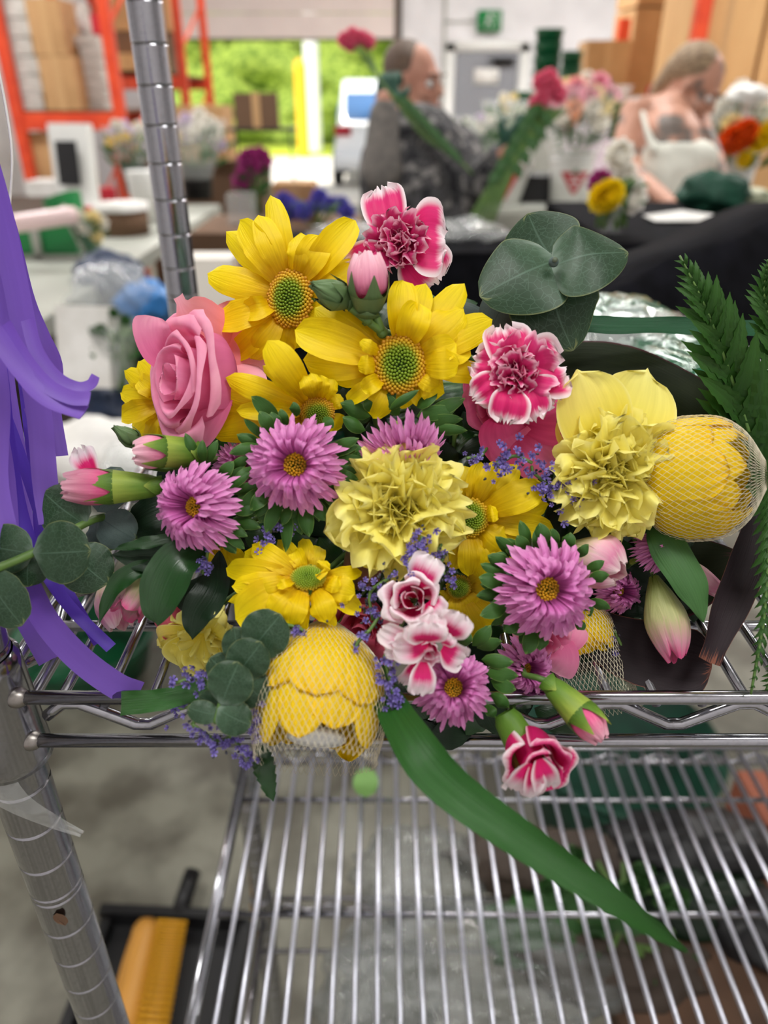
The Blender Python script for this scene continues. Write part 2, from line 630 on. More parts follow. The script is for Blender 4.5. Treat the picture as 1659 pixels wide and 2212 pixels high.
# exit sign (green running figure)
sp = PY(1055, 47, YB); sp.y = YB - .1
ex = thing('exit_sign', 'green and white running figure exit sign above the grey steel door', 'exit sign', sp)
part(ex, 'sign_body', M_lgreen, lambda m: m.box(sp, (.34, .06, .26)))
def runner(m):
    y = sp.y - .036
    def bar(x0, z0, x1, z1, t):
        a, b_ = V((sp.x + x0, y, sp.z + z0)), V((sp.x + x1, y, sp.z + z1)); d = b_ - a
        m.box((a + b_) / 2, (d.length + t, .008, t), 0, Matrix.Rotation(-math.atan2(d.z, d.x), 3, 'Y'))
    m.ball((sp.x + .0, y, sp.z + .085), .02, 8, 5, (1, .3, 1))
    bar(-.005, .06, -.015, -.005, .034); bar(-.01, .05, .045, .03, .014); bar(-.01, .05, -.05, .01, .014)
    bar(-.015, -.01, .03, -.04, .018); bar(.03, -.04, .02, -.09, .016); bar(-.02, -.01, -.04, -.055, .018); bar(-.04, -.055, -.08, -.06, .016)
    m.box((sp.x + .115, y, sp.z), (.012, .008, .2)); m.box((sp.x + .085, y, sp.z + .095), (.06, .008, .012))
part(ex, 'running_figure', M_whitep, runner)
mb = MB(); a = PY(962, 0, YB); mb.tube([(a.x, YB - .03, 3.3), (a.x, YB - .03, .2)], .02, 6); mb.tube([(a.x, YB - .03, sp.z), (sp.x - .17, YB - .03, sp.z)], .012, 6)
tag(mb.build('wall_conduit', M_grey, None, (a.x, YB - .03, .2)), 'thin grey conduit running up the white wall beside the exit sign', 'conduit')
# ceiling lamps
for k, (lx, ly, le) in enumerate(LAMPS):
    em = MATS.get('lamp diffuser')
    if em is None:
        em, nt, b_ = base_mat('lamp diffuser'); b_.inputs['Emission Color'].default_value = (1, .98, .95, 1); b_.inputs['Emission Strength'].default_value = 6
    cl = thing('ceiling_lamp', 'flat white ceiling lamp panel', 'ceiling lamp', (lx, ly, ZT - .05), 'ceiling lamps of the workroom')
    part(cl, 'housing', M_whitep, lambda m: m.box((lx, ly, ZT - .02), (1.6, .5, .04)))
    part(cl, 'diffuser', em, lambda m: m.box((lx, ly, ZT - .045), (1.5, .4, .01)))

# ------------------------------------------------------------------ outdoors
mb = MB(); mb.box((-1, YB + 12, -.06), (40, 24, .1)); o = mb.build('pavement', M_pave, None, (0, 0, 0)); o['kind'] = 'structure'
mb = MB(); mb.box((-1, 27, -.02), (60, 5.5, .12)); o = mb.build('grass_verge', M_grass, None, (0, 0, 0)); o['kind'] = 'structure'
def hedge(m):
    nu, nv = 90, 40; rows = []
    for j in range(nv + 1):
        r = []
        for i in range(nu + 1):
            x = -24 + 50 * i / nu; z = 9 * j / nv; y = 30 + 1.2 * math.sin(j / nv * 1.4)
            q = V((x, y, z)); d = mnoise.noise(q * .5) * 1.6 + mnoise.noise(q * 1.4) * .8 + mnoise.noise(q * 4) * .35
            r.append(V((x, y - d, z)))
        rows.append(r)
    m.grid(rows)
    rows = [[V((-24 + 50 * i / 20, 34, 9 * j / 4)) for i in range(21)] for j in range(5)]
    m.grid(rows)
tag(simple('hedge', 'x', 'x', M_hedge, hedge, (0, 31, 0), smooth=True), 'tall sunlit green hedge beyond the road outside', 'hedge', kind='stuff')
rnd = random.Random(5)
a = PY(650, 200, 24)
simple('bollard', 'yellow steel post standing outside on the grass', 'post', mat('yellow paint', (226, 178, 30), .5), lambda m: m.lathe(V((a.x, 24, 0)), V((0, 0, 1)), [(.17, 0), (.17, 2.3), (.12, 2.42), (.02, 2.46)], 14, cap=True))
a2 = PY(671, 100, 25.5)
simple('utility_pole', 'pale grey pole just right of the yellow post outside', 'pole', M_whitep, lambda m: m.lathe(V((a2.x, 25.5, 0)), V((0, 0, 1)), [(.24, 0), (.22, 6)], 12, cap=True))
# parked white car (rear three-quarter, half hidden behind the man)
cx = PY(835, 300, 15.6).x
car = thing('parked_car', 'white hatchback parked outside behind the man in the patterned jacket', 'car', (cx, 15.6, 0))
M_carw = mat('white car paint', (236, 238, 242), .2, coat=.6); M_glass = mat('car glass', (70, 110, 160), .05, spec=1)
def car_prof(pr, x0, x1, inset=0):
    def f(m):
        L = [V((x0 + (inset if z > 1 else 0), y, z)) for y, z in pr]; Rr = [V((x1 - (inset if z > 1 else 0), y, z)) for y, z in pr]
        m.grid([L, [l.lerp(r, .03) + V((0, 0, .03)) for l, r in zip(L, Rr)], [l.lerp(r, .97) + V((0, 0, .03)) for l, r in zip(L, Rr)], Rr], True)
        b = len(m.v)
        for side in (L, Rr):
            m.v.extend(side); m.face(list(range(b, b + len(side)))); b += len(side)
    return f
yy = 15.2
part(car, 'body', M_carw, car_prof([(yy, .3), (yy - .05, .6), (yy + .02, 1.05), (yy + .35, 1.62), (yy + .7, 1.78), (yy + 2.2, 1.76), (yy + 3.0, 1.15), (yy + 4.1, .95), (yy + 4.3, .6), (yy + 4.25, .3)], cx - .98, cx + .98, .16))
part(car, 'rear_window', M_glass, lambda m: m.box((cx, yy + .18, 1.36), (1.5, .04, .5), 0, Matrix.Rotation(-.53, 3, 'X')))
part(car, 'side_window', M_glass, lambda m: m.box((cx - .87, yy + 1.5, 1.38), (.04, 1.9, .42), 0, Matrix.Rotation(.25, 3, 'Y')))
for sgn in (-1, 1):
    part(car, 'tail_light', M_red, lambda m: m.box((cx + sgn * .8, yy - .02, .98), (.3, .08, .16)))
    for wy in (.8, 3.4):
        part(car, 'wheel', M_black, lambda m: m.lathe(V((cx + sgn * .95 - .1, yy + wy, .33)), V((1, 0, 0)), [(.1, 0), (.33, .01), (.34, .1), (.33, .2), (.1, .21)], 18, cap=True))
part(car, 'bumper', M_carw, lambda m: m.box((cx, yy - .06, .5), (1.9, .16, .3)))

# ------------------------------------------------------------------ the wire shelving unit
XP = -.166; YF, YR = .236, .62; XE = .62; ZU = HC - .2165; ZL = HC - .668
shelf = thing('wire_shelving_unit', 'chrome wire shelving unit carrying the flower bouquet', 'shelving', (XP, YF, 0))
RP = .0127
def post(x, y, ztop):
    def f(m):
        pr = [(RP, .02)]; z = .06
        k = 0
        while z < ztop - .01:
            pr += [(RP, z - .0016), (RP, z - .0006), (RP - .0006, z - .0002), (RP - .0006, z + .0002), (RP, z + .0006), (RP, z + .0016)]
            if k % 8 == 3:
                pr += [(RP, z + .0026), (RP, z + .0034), (RP - .0006, z + .0038), (RP - .0006, z + .0042), (RP, z + .0046), (RP, z + .0056)]
            z += .0254; k += 1
        pr.append((RP, ztop))
        m.lathe(V((x, y, 0)), V((0, 0, 1)), pr, 28, cap=True)
        m.lathe(V((x, y, 0)), V((0, 0, 1)), [(.0165, 0), (.0165, .012), (.009, .022)], 16, cap=True)
    return f
for px_, py_, zt in ((XP, YF, 1.52), (XP, YR, 1.85), (XE, YF, 1.52), (XE, YR, 1.85)):
    part(shelf, 'post', M_chrome, post(px_, py_, zt))
    part(shelf, 'foot', M_black, lambda m: m.lathe(V((px_, py_, 0)), V((0, 0, 1)), [(.02, 0), (.02, .01), (.012, .02)], 14, cap=True))
def collar(x, y, z):
    return lambda m: m.lathe(V((x, y, z)), V((0, 0, 1)), [(.0132, .018), (.0152, .016), (.0155, .010), (.0165, -.02), (.0172, -.036), (.0172, -.04), (.0135, -.041)], 28)
ROD, WIR = .0030, .0023
def tier(zt, name, wires=True):
    """zt = height of the top rail; wires lie just below it, a zig-zag strut joins top and bottom rail"""
    zb_ = zt - .0245
    for x in (XP, XE):
        for y in (YF, YR):
            part(shelf, 'corner_collar', M_chrome, collar(x, y, zt))
    for y in (YF, YR):
        s = 1 if y == YF else -1
        yr = y - s * .006
        for z in (zt, zb_):
            part(shelf, 'rail', M_chrome, lambda m: m.tube([(XP + .012, yr, z), (XE - .012, yr, z)], ROD, 12))
            for x in (XP + .014, XE - .014):
                part(shelf, 'weld', M_weld, lambda m: m.ball((x, yr, z), .0045, 12, 8, (1.3, 1, 1)))
        def zig(m):
            pts = []; x = XP + .022; up = False; per = .0285
            pts.append((x, yr + s * .004, zt - .014)); x += .012; up = True
            while x < XE - .03:
                pts.append((x - .0035, yr + s * .004, zt - .0068 if up else zb_ + .0058)); pts.append((x + .0035, yr + s * .004, zt - .0068 if up else zb_ + .0058))
                up = not up; x += per
            m.tube([p for a_, b_ in zip(pts[:-1], pts[1:]) for p in (V(a_), V(a_).lerp(V(b_), .5))] + [V(pts[-1])], .0027, 9)
        part(shelf, 'zigzag_strut', M_chrome, zig)
    for x in (XP, XE):
        s = 1 if x == XP else -1
        for z in (zt, zb_):
            part(shelf, 'side_rail', M_chrome, lambda m: m.tube([(x + s * .004, YF + .01, z), (x + s * .004, YR - .01, z)], ROD, 12))
        def zig2(m):
            pts = []; y = YF + .02; up = True
            while y < YR - .02:
                pts.append((x + s * .004, y, zt - .005 if up else zb_ + .005)); up = not up; y += .026
            m.tube(pts, .0027, 8)
        part(shelf, 'zigzag_strut', M_chrome, zig2)
    zw = zt - .0052
    for y in (YF + .055, (YF + YR) / 2, YR - .06):
        part(shelf, 'cross_rod', M_chrome, lambda m: m.tube([(XP + .006, y, zw - .0052), (XE - .006, y, zw - .0052)], .0028, 10))
    x = XP + .0295 if zt > 1.2 else XP + .006
    while x < XE - .01 and wires:
        part(shelf, 'wire', M_wire_lit if zt < 1.2 else M_chrome, lambda m: m.tube([(x, YF - .004, zw), (x, YR + .004, zw)], WIR if zt > 1.2 else .0024, 8))
        x += .0193
tier(ZU, 'upper')
tier(ZL, 'lower')
tier(HC - .955, 'bottom', False)
# clear film and a brown mark stuck to the front post
fz = PY(120, 1760, YF)
film = MB()
blade(film, [V((XP - .004, YF - .0135, HC - .252)), V((XP + .004, YF - .0150, HC - .268)), V((XP + .0155, YF - .012, HC - .285)), V((XP + .027, YF - .010, HC - .297))], .011, V((0, -1, 0)), lambda t: 1 - .8 * t, ruf=.0015, nu=6, nv=10)
tag(film.build('tape_scrap', M_clear, None, (XP, YF - .013, HC - .3)), 'scrap of clear tape peeling off the front shelf post', 'tape')
simple('sticker_remnant', 'brown torn sticker remnant on the front shelf post', 'sticker', M_cardd, lambda m: blade(m, [V((XP + .004, YF - .0130, HC - .352)), V((XP + .006, YF - .0130, HC - .362))], .0035, V((0, -1, 0)), w_round, nu=5, nv=6, ruf=.0006))
# ------------------------------------------------------------------ flower materials
Y1, Y2, Y3 = (214, 150, 0), (246, 204, 0), (250, 214, 4)
M_yel = petal_mat('yellow daisy petal', [(0, (214, 160, 0)), (.3, (232, 196, 0)), (1, (246, 222, 0))], streak=.5, sfreq=11, transl=.3, mottle=.07)
M_ycar = petal_mat('pale yellow carnation petal', [(0, (232, 208, 44)), (.4, (246, 230, 84)), (1, (252, 244, 140))], edge=(252, 244, 150), edge_lo=.9, edge_hi=1.0, jag=.02, streak=.35, sfreq=16, transl=.35, mottle=.05)
M_ymum = petal_mat('deep yellow mum petal', [(0, (236, 196, 0)), (.6, (244, 210, 6)), (1, (242, 200, 0))], streak=.5, sfreq=14, transl=.25, mottle=.07)
M_aster = petal_mat('lilac aster ray', [(0, (178, 76, 150)), (.35, (216, 118, 190)), (1, (238, 166, 218))], streak=.4, sfreq=7, transl=.3, mottle=.1)
M_rose = petal_mat('pink rose petal', [(0, (222, 96, 150)), (.5, (240, 132, 178)), (1, (250, 178, 204))], streak=.15, sfreq=8, transl=.35, mottle=.03, rough=.6)
M_roseo = petal_mat('peach pink outer rose petal', [(0, (246, 130, 120)), (.5, (248, 150, 162)), (1, (252, 184, 200))], streak=.15, sfreq=8, transl=.35, mottle=.03, rough=.6)
M_hot = petal_mat('deep pink petal', [(0, (206, 40, 106)), (.5, (236, 92, 150)), (1, (246, 134, 180))], streak=.2, sfreq=9, transl=.3, mottle=.05)
M_coral = petal_mat('coral pink petal', [(0, (206, 60, 90)), (.5, (230, 96, 130)), (1, (240, 130, 156))], streak=.15, sfreq=8, transl=.3, mottle=.03)
M_pw = petal_mat('deep pink petal with white edge', [(0, (208, 30, 100)), (.7, (226, 40, 118)), (1, (232, 70, 140))], edge=(250, 236, 240), streak=.3, sfreq=26, transl=.3, mottle=.05, jag=.03, edge_lo=.74, edge_hi=.98)
M_pwm = petal_mat('magenta petal with thin pale edge', [(0, (168, 10, 74)), (.7, (206, 34, 108)), (1, (222, 80, 140))], edge=(246, 196, 214), streak=.3, sfreq=22, transl=.3, mottle=.05, jag=.02, edge_lo=.86, edge_hi=1.0)
M_wp = petal_mat('white petal with pink heart', [(0, (214, 20, 96)), (.42, (230, 40, 124)), (.62, (248, 196, 216)), (1, (254, 246, 248))], edge=(252, 240, 244), streak=.2, sfreq=20, transl=.3, mottle=.02, jag=.04, edge_lo=.55, edge_hi=.95)
M_bud = petal_mat('pale pink bud petal', [(0, (238, 110, 160)), (.5, (246, 160, 190)), (1, (250, 206, 216))], streak=.4, sfreq=14, transl=.3, mottle=.08)
M_budp = petal_mat('bright pink bud petal', [(0, (236, 80, 140)), (.5, (240, 110, 160)), (1, (246, 190, 206))], streak=.4, sfreq=14, transl=.3, mottle=.08)
M_alst = petal_mat('pink cream alstroemeria petal', [(0, (150, 176, 84)), (.25, (228, 216, 170)), (.5, (244, 200, 208)), (.75, (232, 150, 184)), (1, (246, 220, 222))], streak=.5, sfreq=16, transl=.3, mottle=.07)
M_alstg = petal_mat('green tinged alstroemeria petal', [(0, (120, 140, 50)), (.5, (186, 186, 130)), (.8, (214, 150, 168)), (1, (216, 90, 140))], streak=.5, sfreq=16, transl=.25, mottle=.1)
M_stat = petal_mat('violet statice floret', [(0, (96, 80, 160)), (1, (150, 136, 214))], streak=.3, sfreq=6, transl=.3, mottle=.15)
M_statc = mat('dark statice calyx', (62, 62, 74), .6)
M_calyx = petal_mat('green calyx', [(0, (70, 106, 30)), (.6, (98, 134, 44)), (1, (150, 170, 70))], streak=.3, sfreq=14, transl=.1, mottle=.08, rough=.5)
M_budg = petal_mat('blue green closed bud', [(0, (72, 100, 56)), (1, (104, 130, 84))], streak=.2, sfreq=8, transl=.1, mottle=.08, rough=.45)
M_stem = mat('green stem', (74, 108, 46), .5, col2=(96, 128, 58), scale=60)
M_leaf = petal_mat('aster leaf', [(0, (60, 100, 36)), (1, (52, 92, 38))], edge=(110, 140, 66), streak=.3, sfreq=5, transl=.15, mottle=.12, rough=.5, edge_lo=.88, edge_hi=1)
M_rusc = petal_mat('glossy dark leaf', [(0, (22, 58, 20)), (1, (28, 68, 26))], streak=.35, sfreq=24, transl=.08, mottle=.12, rough=.28, spec=.5)
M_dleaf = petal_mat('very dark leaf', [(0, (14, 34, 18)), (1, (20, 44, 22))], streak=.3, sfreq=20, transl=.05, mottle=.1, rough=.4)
M_euc = petal_mat('eucalyptus leaf', [(0, (112, 130, 116)), (.16, (58, 82, 60)), (.6, (38, 62, 40)), (1, (42, 66, 42))], edge=(104, 112, 70), streak=.3, sfreq=7, transl=.06, mottle=.12, rough=.42, vein=((84, 110, 92), 13, .4), edge_lo=.955, edge_hi=1.0)
M_eucs = petal_mat('slate eucalyptus leaf', [(0, (96, 112, 110)), (1, (70, 88, 84))], edge=(90, 100, 80), streak=.3, sfreq=7, transl=.05, mottle=.12, rough=.5, vein=((56, 74, 70), 15, .3), edge_lo=.955, edge_hi=1.0)
M_cord = petal_mat('bronze green cordyline leaf', [(0, (26, 36, 14)), (1, (30, 36, 16))], edge=(74, 26, 40), streak=.4, sfreq=36, transl=.05, mottle=.15, rough=.6, spec=.15, edge_lo=.92, edge_hi=1.0)
M_purl = petal_mat('dark purple leaf', [(0, (26, 18, 20)), (1, (36, 26, 30))], edge=(110, 66, 50), streak=.4, sfreq=36, transl=.03, mottle=.15, rough=.6, spec=.2, edge_lo=.965, edge_hi=1.0)
M_grassb = petal_mat('green lily grass blade', [(0, (34, 78, 26)), (.5, (42, 90, 34)), (1, (36, 76, 26))], streak=.6, sfreq=34, transl=.12, mottle=.12, rough=.38)
M_bgrass = petal_mat('blue green lily grass blade', [(0, (32, 76, 48)), (1, (36, 84, 54))], streak=.5, sfreq=34, transl=.12, mottle=.12, rough=.4)
M_fern = petal_mat('fern green', [(0, (34, 72, 18)), (1, (46, 86, 24))], streak=.3, sfreq=8, transl=.15, mottle=.15, rough=.5)
M_ribbon = petal_mat('purple satin ribbon', [(0, (112, 76, 176)), (1, (126, 92, 190))], streak=.05, sfreq=3, transl=.3, mottle=.03, rough=.45)
M_ribbon2 = petal_mat('violet satin ribbon', [(0, (84, 54, 176)), (1, (96, 64, 190))], streak=.05, sfreq=3, transl=.3, mottle=.03, rough=.45)
M_pollen = mat('yellow aster floret', (222, 170, 14), .7, col2=(170, 130, 10), scale=300)
M_thread = mat('clear net thread', (214, 206, 180), .25, spec=.8)


def disc_mat():
    m, nt, b = base_mat('green and gold daisy disc')
    b.inputs['Roughness'].default_value = .55
    uv = N(nt, 'ShaderNodeUVMap'); sep = N(nt, 'ShaderNodeSeparateXYZ'); nt.links.new(uv.outputs[0], sep.inputs[0])
    r = ramp(nt, [(0, (96, 130, 10)), (.55, (122, 146, 12)), (.8, (206, 162, 8)), (1, (190, 130, 8))])
    nt.links.new(sep.outputs['Y'], r.inputs[0]); nt.links.new(r.outputs[0], b.inputs['Base Color'])
    return m


M_disc = disc_mat()
BIND = V((.10, .50, HC - .185))      # where the stems are gathered on the shelf


def stem_to(root, p0, r=.0013, back=None):
    p0 = V(p0); d = (back or FW)
    def f(m):
        a = p0 + d * .02
        m.tube(spline([p0, a + V((0, .004, -.002)), a.lerp(BIND, .45) + V((0, -.01, .01)), BIND + V(((p0.x - .1) * .12, 0, (p0.z - 1.3) * .12)), BIND + V(((.1 - p0.x) * .2, .09, -.012))], 14), r, 6)
    return part(root, 'stem', M_stem, f)


def disc(m, o, e1, e2, n, rx, ry, count, h, size, rimv=1.0):
    """rimv < 1 keeps the rim green (younger disc)"""
    """dome of packed florets; UV v = distance from the middle"""
    for k in range(count):
        q = math.sqrt((k + .5) / count); a = k * 2.39996
        c = o + e1 * (math.cos(a) * q * rx) + e2 * (math.sin(a) * q * ry) + n * (h * (1 - q * q))
        rr = size * (.62 + .5 * q)
        b = len(m.v)
        for lv, (rad, hh) in enumerate(((1, -.3), (.85, .55), (0, 1.05))):
            if lv < 2:
                for i in range(6):
                    m.v.append(c + (e1 * math.cos(i * pi / 3) + e2 * math.sin(i * pi / 3)) * rr * rad + n * rr * hh)
            else:
                m.v.append(c + n * rr * hh)
        uvq = [(0, q * rimv)] * 4
        for i in range(6):
            j = (i + 1) % 6
            m.face((b + i, b + j, b + 6 + j, b + 6 + i), uvq)
            m.face((b + 6 + i, b + 6 + j, b + 12), uvq[:3])


def camframe(nx, ny):
    n = (RT * nx + UP * ny + BK).normalized()
    e1, e2, n = frame(n, RT)
    return e1, e2, n


def onplane(cx, cy, z, nx, ny, px, py, lift=0):
    """point seen at (px,py) on the flower's own plane, raised by lift metres"""
    s = z / FPX
    dx, dy = (px - cx) * s, (cy - py) * s
    b = -(nx * dx + ny * dy)
    return P(px, py, z - b - lift)


def daisy(label, c, z, rd, tips, nx=0, ny=0, group='yellow daisy mums of the bouquet', seed=1, florets=230, arch=.004, rimv=1.0):
    cx, cy = c; rx, ry = rd
    r = random.Random(seed)
    o = P(cx, cy, z); e1, e2, n = camframe(nx, ny)
    t = thing('yellow_daisy', label, 'flower', o, group)
    s = z / FPX
    part(t, 'disc', M_disc, lambda m: disc(m, o + n * .001, e1, e2, n, rx * s * 1.02, ry * s * 1.02, florets, .0035, rx * s * .085, rimv))
    part(t, 'receptacle', M_calyx, lambda m: m.lathe(o - n * .0005, -n, [(.0001, 0), (rx * s * .9, 0.0001), (rx * s, .002), (rx * s * .7, .006), (.0015, .01)], 16))
    for k, tp in enumerate(tips):
        px, py, wd = tp[:3]; lift = tp[3] if len(tp) > 3 else r.uniform(-.003, .0025)
        d = math.hypot(px - cx, py - cy)
        ux, uy = (px - cx) / d, (py - cy) / d
        bx, by = cx + ux * rx * .8, cy + uy * ry * .8
        A = onplane(cx, cy, z, nx, ny, bx, by, -.001 + min(lift, .001) * .5)
        L = (d - rx * .8) * s
        Mx = onplane(cx, cy, z, nx, ny, bx + (px - bx) * .5, by + (py - by) * .5, lift + arch * (L / .03))
        Bx = onplane(cx, cy, z, nx, ny, px, py, lift - r.uniform(0, .003))
        hint = (BK + RT * r.uniform(-.25, .25) + UP * r.uniform(-.25, .25) + n).normalized()
        part(t, 'petal', M_yel, lambda m: blade(m, [A, Mx, Bx], wd * s * .57, hint, lambda q: w_petal(q, .42, .6), cup=r.uniform(.05, .4) * (-1 if r.random() < .6 else 1), nu=9, nv=14, ph=r.uniform(0, 6), fold=r.uniform(0, .12), roll=r.uniform(-.25, .25), edgewave=.0006))
    stem_to(t, o - n * .009)
    return t


D1 = [(448, 590, 62), (503, 637, 44, -.004), (463, 697, 64), (528, 674, 46, .005), (497, 775, 52, -.002), (542, 775, 50, .001), (612, 760, 48, -.004), (641, 752, 36, -.006), (488, 500, 52, -.004), (518, 476, 56, 0), (558, 464, 52, .002), (585, 422, 50, -.003), (650, 503, 44, .003), (696, 510, 60, .001), (768, 476, 62, -.003), (768, 560, 62, -.004), (752, 607, 44, -.001), (664, 513, 18, -.009), (712, 690, 52, -.002), (470, 600, 40, -.006)]
daisy('large yellow daisy at the upper left of the bouquet, behind the closed green bud', (629, 646), .325, (50, 60), D1, -.25, -.12, seed=3)
D2 = [(871, 606, 58, 0), (919, 612, 52, -.003), (906, 655, 60, .004), (1003, 612, 60, -.006), (1002, 668, 70, -.002), (1064, 690, 68, -.004), (985, 742, 52, .004), (1016, 752, 58, -.001), (992, 785, 58, .006), (1064, 808, 46, -.004), (960, 848, 58, .001), (947, 832, 44, .003), (924, 870, 46, -.003), (805, 903, 50, -.001), (750, 868, 34, 0), (783, 842, 34, .006), (772, 788, 36, .005), (655, 778, 72, -.003), (638, 712, 76, -.002), (680, 664, 70, -.005), (777, 738, 26, .006), (742, 674, 58, -.006), (722, 818, 48, -.006), (880, 880, 40, -.005)]
daisy('large yellow daisy in the middle top, below the pink carnation', (863, 788), .305, (56, 62), D2, .05, -.1, seed=5)
D3 = [(578, 735, 60, .004), (488, 815, 46, 0), (567, 790, 26, .003), (483, 852, 52, -.003), (462, 888, 46, -.005), (456, 938, 60, -.004), (511, 887, 36, .002), (672, 806, 36, .006), (694, 810, 36, .004), (722, 818, 32, .002), (655, 812, 28, .008), (738, 922, 42, 0), (742, 860, 30, 0), (520, 945, 60, -.005), (590, 968, 60, -.004), (660, 960, 50, 0)]
daisy('yellow daisy between the pink rose and the lilac aster, facing down', (686, 890), .31, (36, 34), D3, .1, -.5, seed=8)
D4 = [(1180, 1048, 62, .002), (1119, 1003, 52, -.002), (1082, 998, 46, 0), (1040, 998, 44, -.002), (1004, 1006, 40, -.003), (1076, 1106, 34, .005), (1195, 1142, 48, -.004), (1140, 1202, 60, -.003), (1098, 1185, 58, 0), (1062, 1248, 48, -.002), (1040, 1250, 38, 0), (1012, 1244, 42, .001), (975, 1232, 42, -.002), (966, 1050, 40, 0), (1185, 1090, 50, -.003), (940, 1120, 50, -.002), (955, 1190, 50, -.002)]
daisy('yellow daisy right of the ruffled pale yellow carnation', (1012, 1118), .31, (42, 42), D4, -.1, 0, seed=12, rimv=.84)
D5 = [(488, 1227, 50, 0), (528, 1193, 54, -.003), (545, 1178, 46, .001), (501, 1266, 45, .001), (492, 1300, 26, -.004), (508, 1338, 84, -.001), (582, 1342, 58, .002), (598, 1266, 20, .006), (628, 1354, 42, .003), (648, 1390, 26, -.003), (708, 1345, 52, .004), (723, 1358, 26, -.003), (779, 1322, 42, -.002), (752, 1302, 30, .001), (767, 1282, 50, .003), (737, 1266, 34, .006), (781, 1235, 30, 0), (706, 1212, 30, .004), (694, 1238, 24, .008), (638, 1188, 34, .001), (655, 1163, 36, -.002), (534, 1281, 42, .002), (690, 1180, 34, -.002), (600, 1168, 44, -.003), (550, 1320, 50, .001)]
daisy('yellow daisy at the lower left above the netted bloom', (667, 1250), .292, (38, 27), D5, -.05, .45, seed=15, rimv=.72)
D6 = [(1022, 1314, 46, 0), (1068, 1345, 42, -.002), (1036, 1388, 46, 0), (1000, 1372, 42, 0), (1066, 1290, 44, -.003), (980, 1350, 42, 0), (960, 1300, 40, -.002), (1050, 1240, 40, -.004)]
daisy('yellow daisy partly hidden between the striped pink flowers and the lilac aster', (990, 1266), .318, (26, 26), D6, 0, -.2, seed=18, rimv=.8)
D7 = [(262, 848, 44), (270, 800, 40, -.002), (262, 900, 44, .002), (285, 935, 46), (320, 955, 48), (300, 820, 40, .003), (370, 950, 50), (420, 930, 50), (300, 780, 40)]
daisy('yellow daisy peeping out behind the pink rose', (365, 868), .338, (34, 34), D7, -.3, 0, seed=21, florets=100)
D8 = [(405, 1202, 40), (425, 1222, 34, .003), (470, 1215, 44), (448, 1225, 36), (500, 1190, 44), (520, 1225, 44), (445, 1150, 40)]
daisy('small yellow daisy tucked under the left lilac aster', (470, 1165), .318, (24, 24), D8, 0, -.3, seed=23, florets=80)


def aster(label, c, z, R_, rc, nx=0, ny=0, seed=1, squash=1.0, rot=0.0, leaves=(), layers=5, mt=None):
    r = random.Random(seed); cx, cy = c
    o = P(cx, cy, z); n = (RT * nx + UP * ny + BK).normalized(); e1, e2, n = frame(n, RT)
    t = thing('lilac_aster', label, 'flower', o, 'lilac asters of the bouquet')
    s = z / FPX
    def rays(m):
        for L in range(layers):
            f = [1.0, .95, .86, .72, .56][L]; cnt = [38, 36, 34, 26, 18][L]
            for k in range(cnt):
                a = 2 * pi * (k + r.uniform(-.35, .35) + L * .5) / cnt
                ln = R_ * s * f * r.uniform(.8, 1.07)
                d = e1 * math.cos(a) + e2 * math.sin(a)
                r0 = rc * s * .75
                up = L * .0016 + r.uniform(-.0008, .0012)
                A = o + d * r0 + n * (.0005 + L * .0006)
                Mx = o + d * (r0 + (ln - r0) * .55) + n * (up + .0028 + (.002 if L > 2 else 0)) + e1.cross(d) * 0
                B = o + d * ln + n * (up + (.0022 if L > 2 else -.0016) + r.uniform(-.0015, .0015))
                tw = r.uniform(-.8, .8)
                blade(m, [A, Mx, B], R_ * s * r.uniform(.05, .07), n + d * .15, lambda q: w_petal(q, .4, .78), cup=r.uniform(.3, 1.1), nu=5, nv=8, roll=tw, ph=k)
    part(t, 'petals', mt or M_aster, rays)
    part(t, 'disc', M_pollen, lambda m: disc(m, o + n * .002, e1, e2, n, rc * s, rc * s, 80, .0022, rc * s * .13))
    part(t, 'calyx', M_calyx, lambda m: m.lathe(o - n * .0005, -n, [(rc * s * 1.4, 0), (rc * s * 1.2, .003), (rc * s * .6, .008), (.0014, .012)], 14))
    for lf in leaves:
        (ax, ay, bx, by, wd) = lf[:5]; dz = lf[5] if len(lf) > 5 else .004
        A = P(ax, ay, z + dz + .003); B = P(bx, by, z + dz); mid = A.lerp(B, .5) + BK * .002
        part(t, 'leaf', M_leaf, lambda m: blade(m, [A, mid, B], wd * s * .5, (BK + UP * r.uniform(-.4, .4) + RT * r.uniform(-.4, .4)).normalized(), w_broad, cup=r.uniform(-.5, .1), nu=6, nv=9, roll=r.uniform(-.4, .4)))
    stem_to(t, o - n * .01)
    return t


def ring_leaves(cx, cy, r0, r1, a0, a1, n, wd, seed):
    r = random.Random(seed); out = []
    for k in range(n):
        a = math.radians(a0 + (a1 - a0) * (k + .5 + r.uniform(-.3, .3)) / n)
        l = r1 * r.uniform(.85, 1.1)
        out.append((cx + math.cos(a) * r0, cy + math.sin(a) * r0, cx + math.cos(a) * l, cy + math.sin(a) * l, wd * r.uniform(.8, 1.2), r.uniform(.002, .007)))
    return out


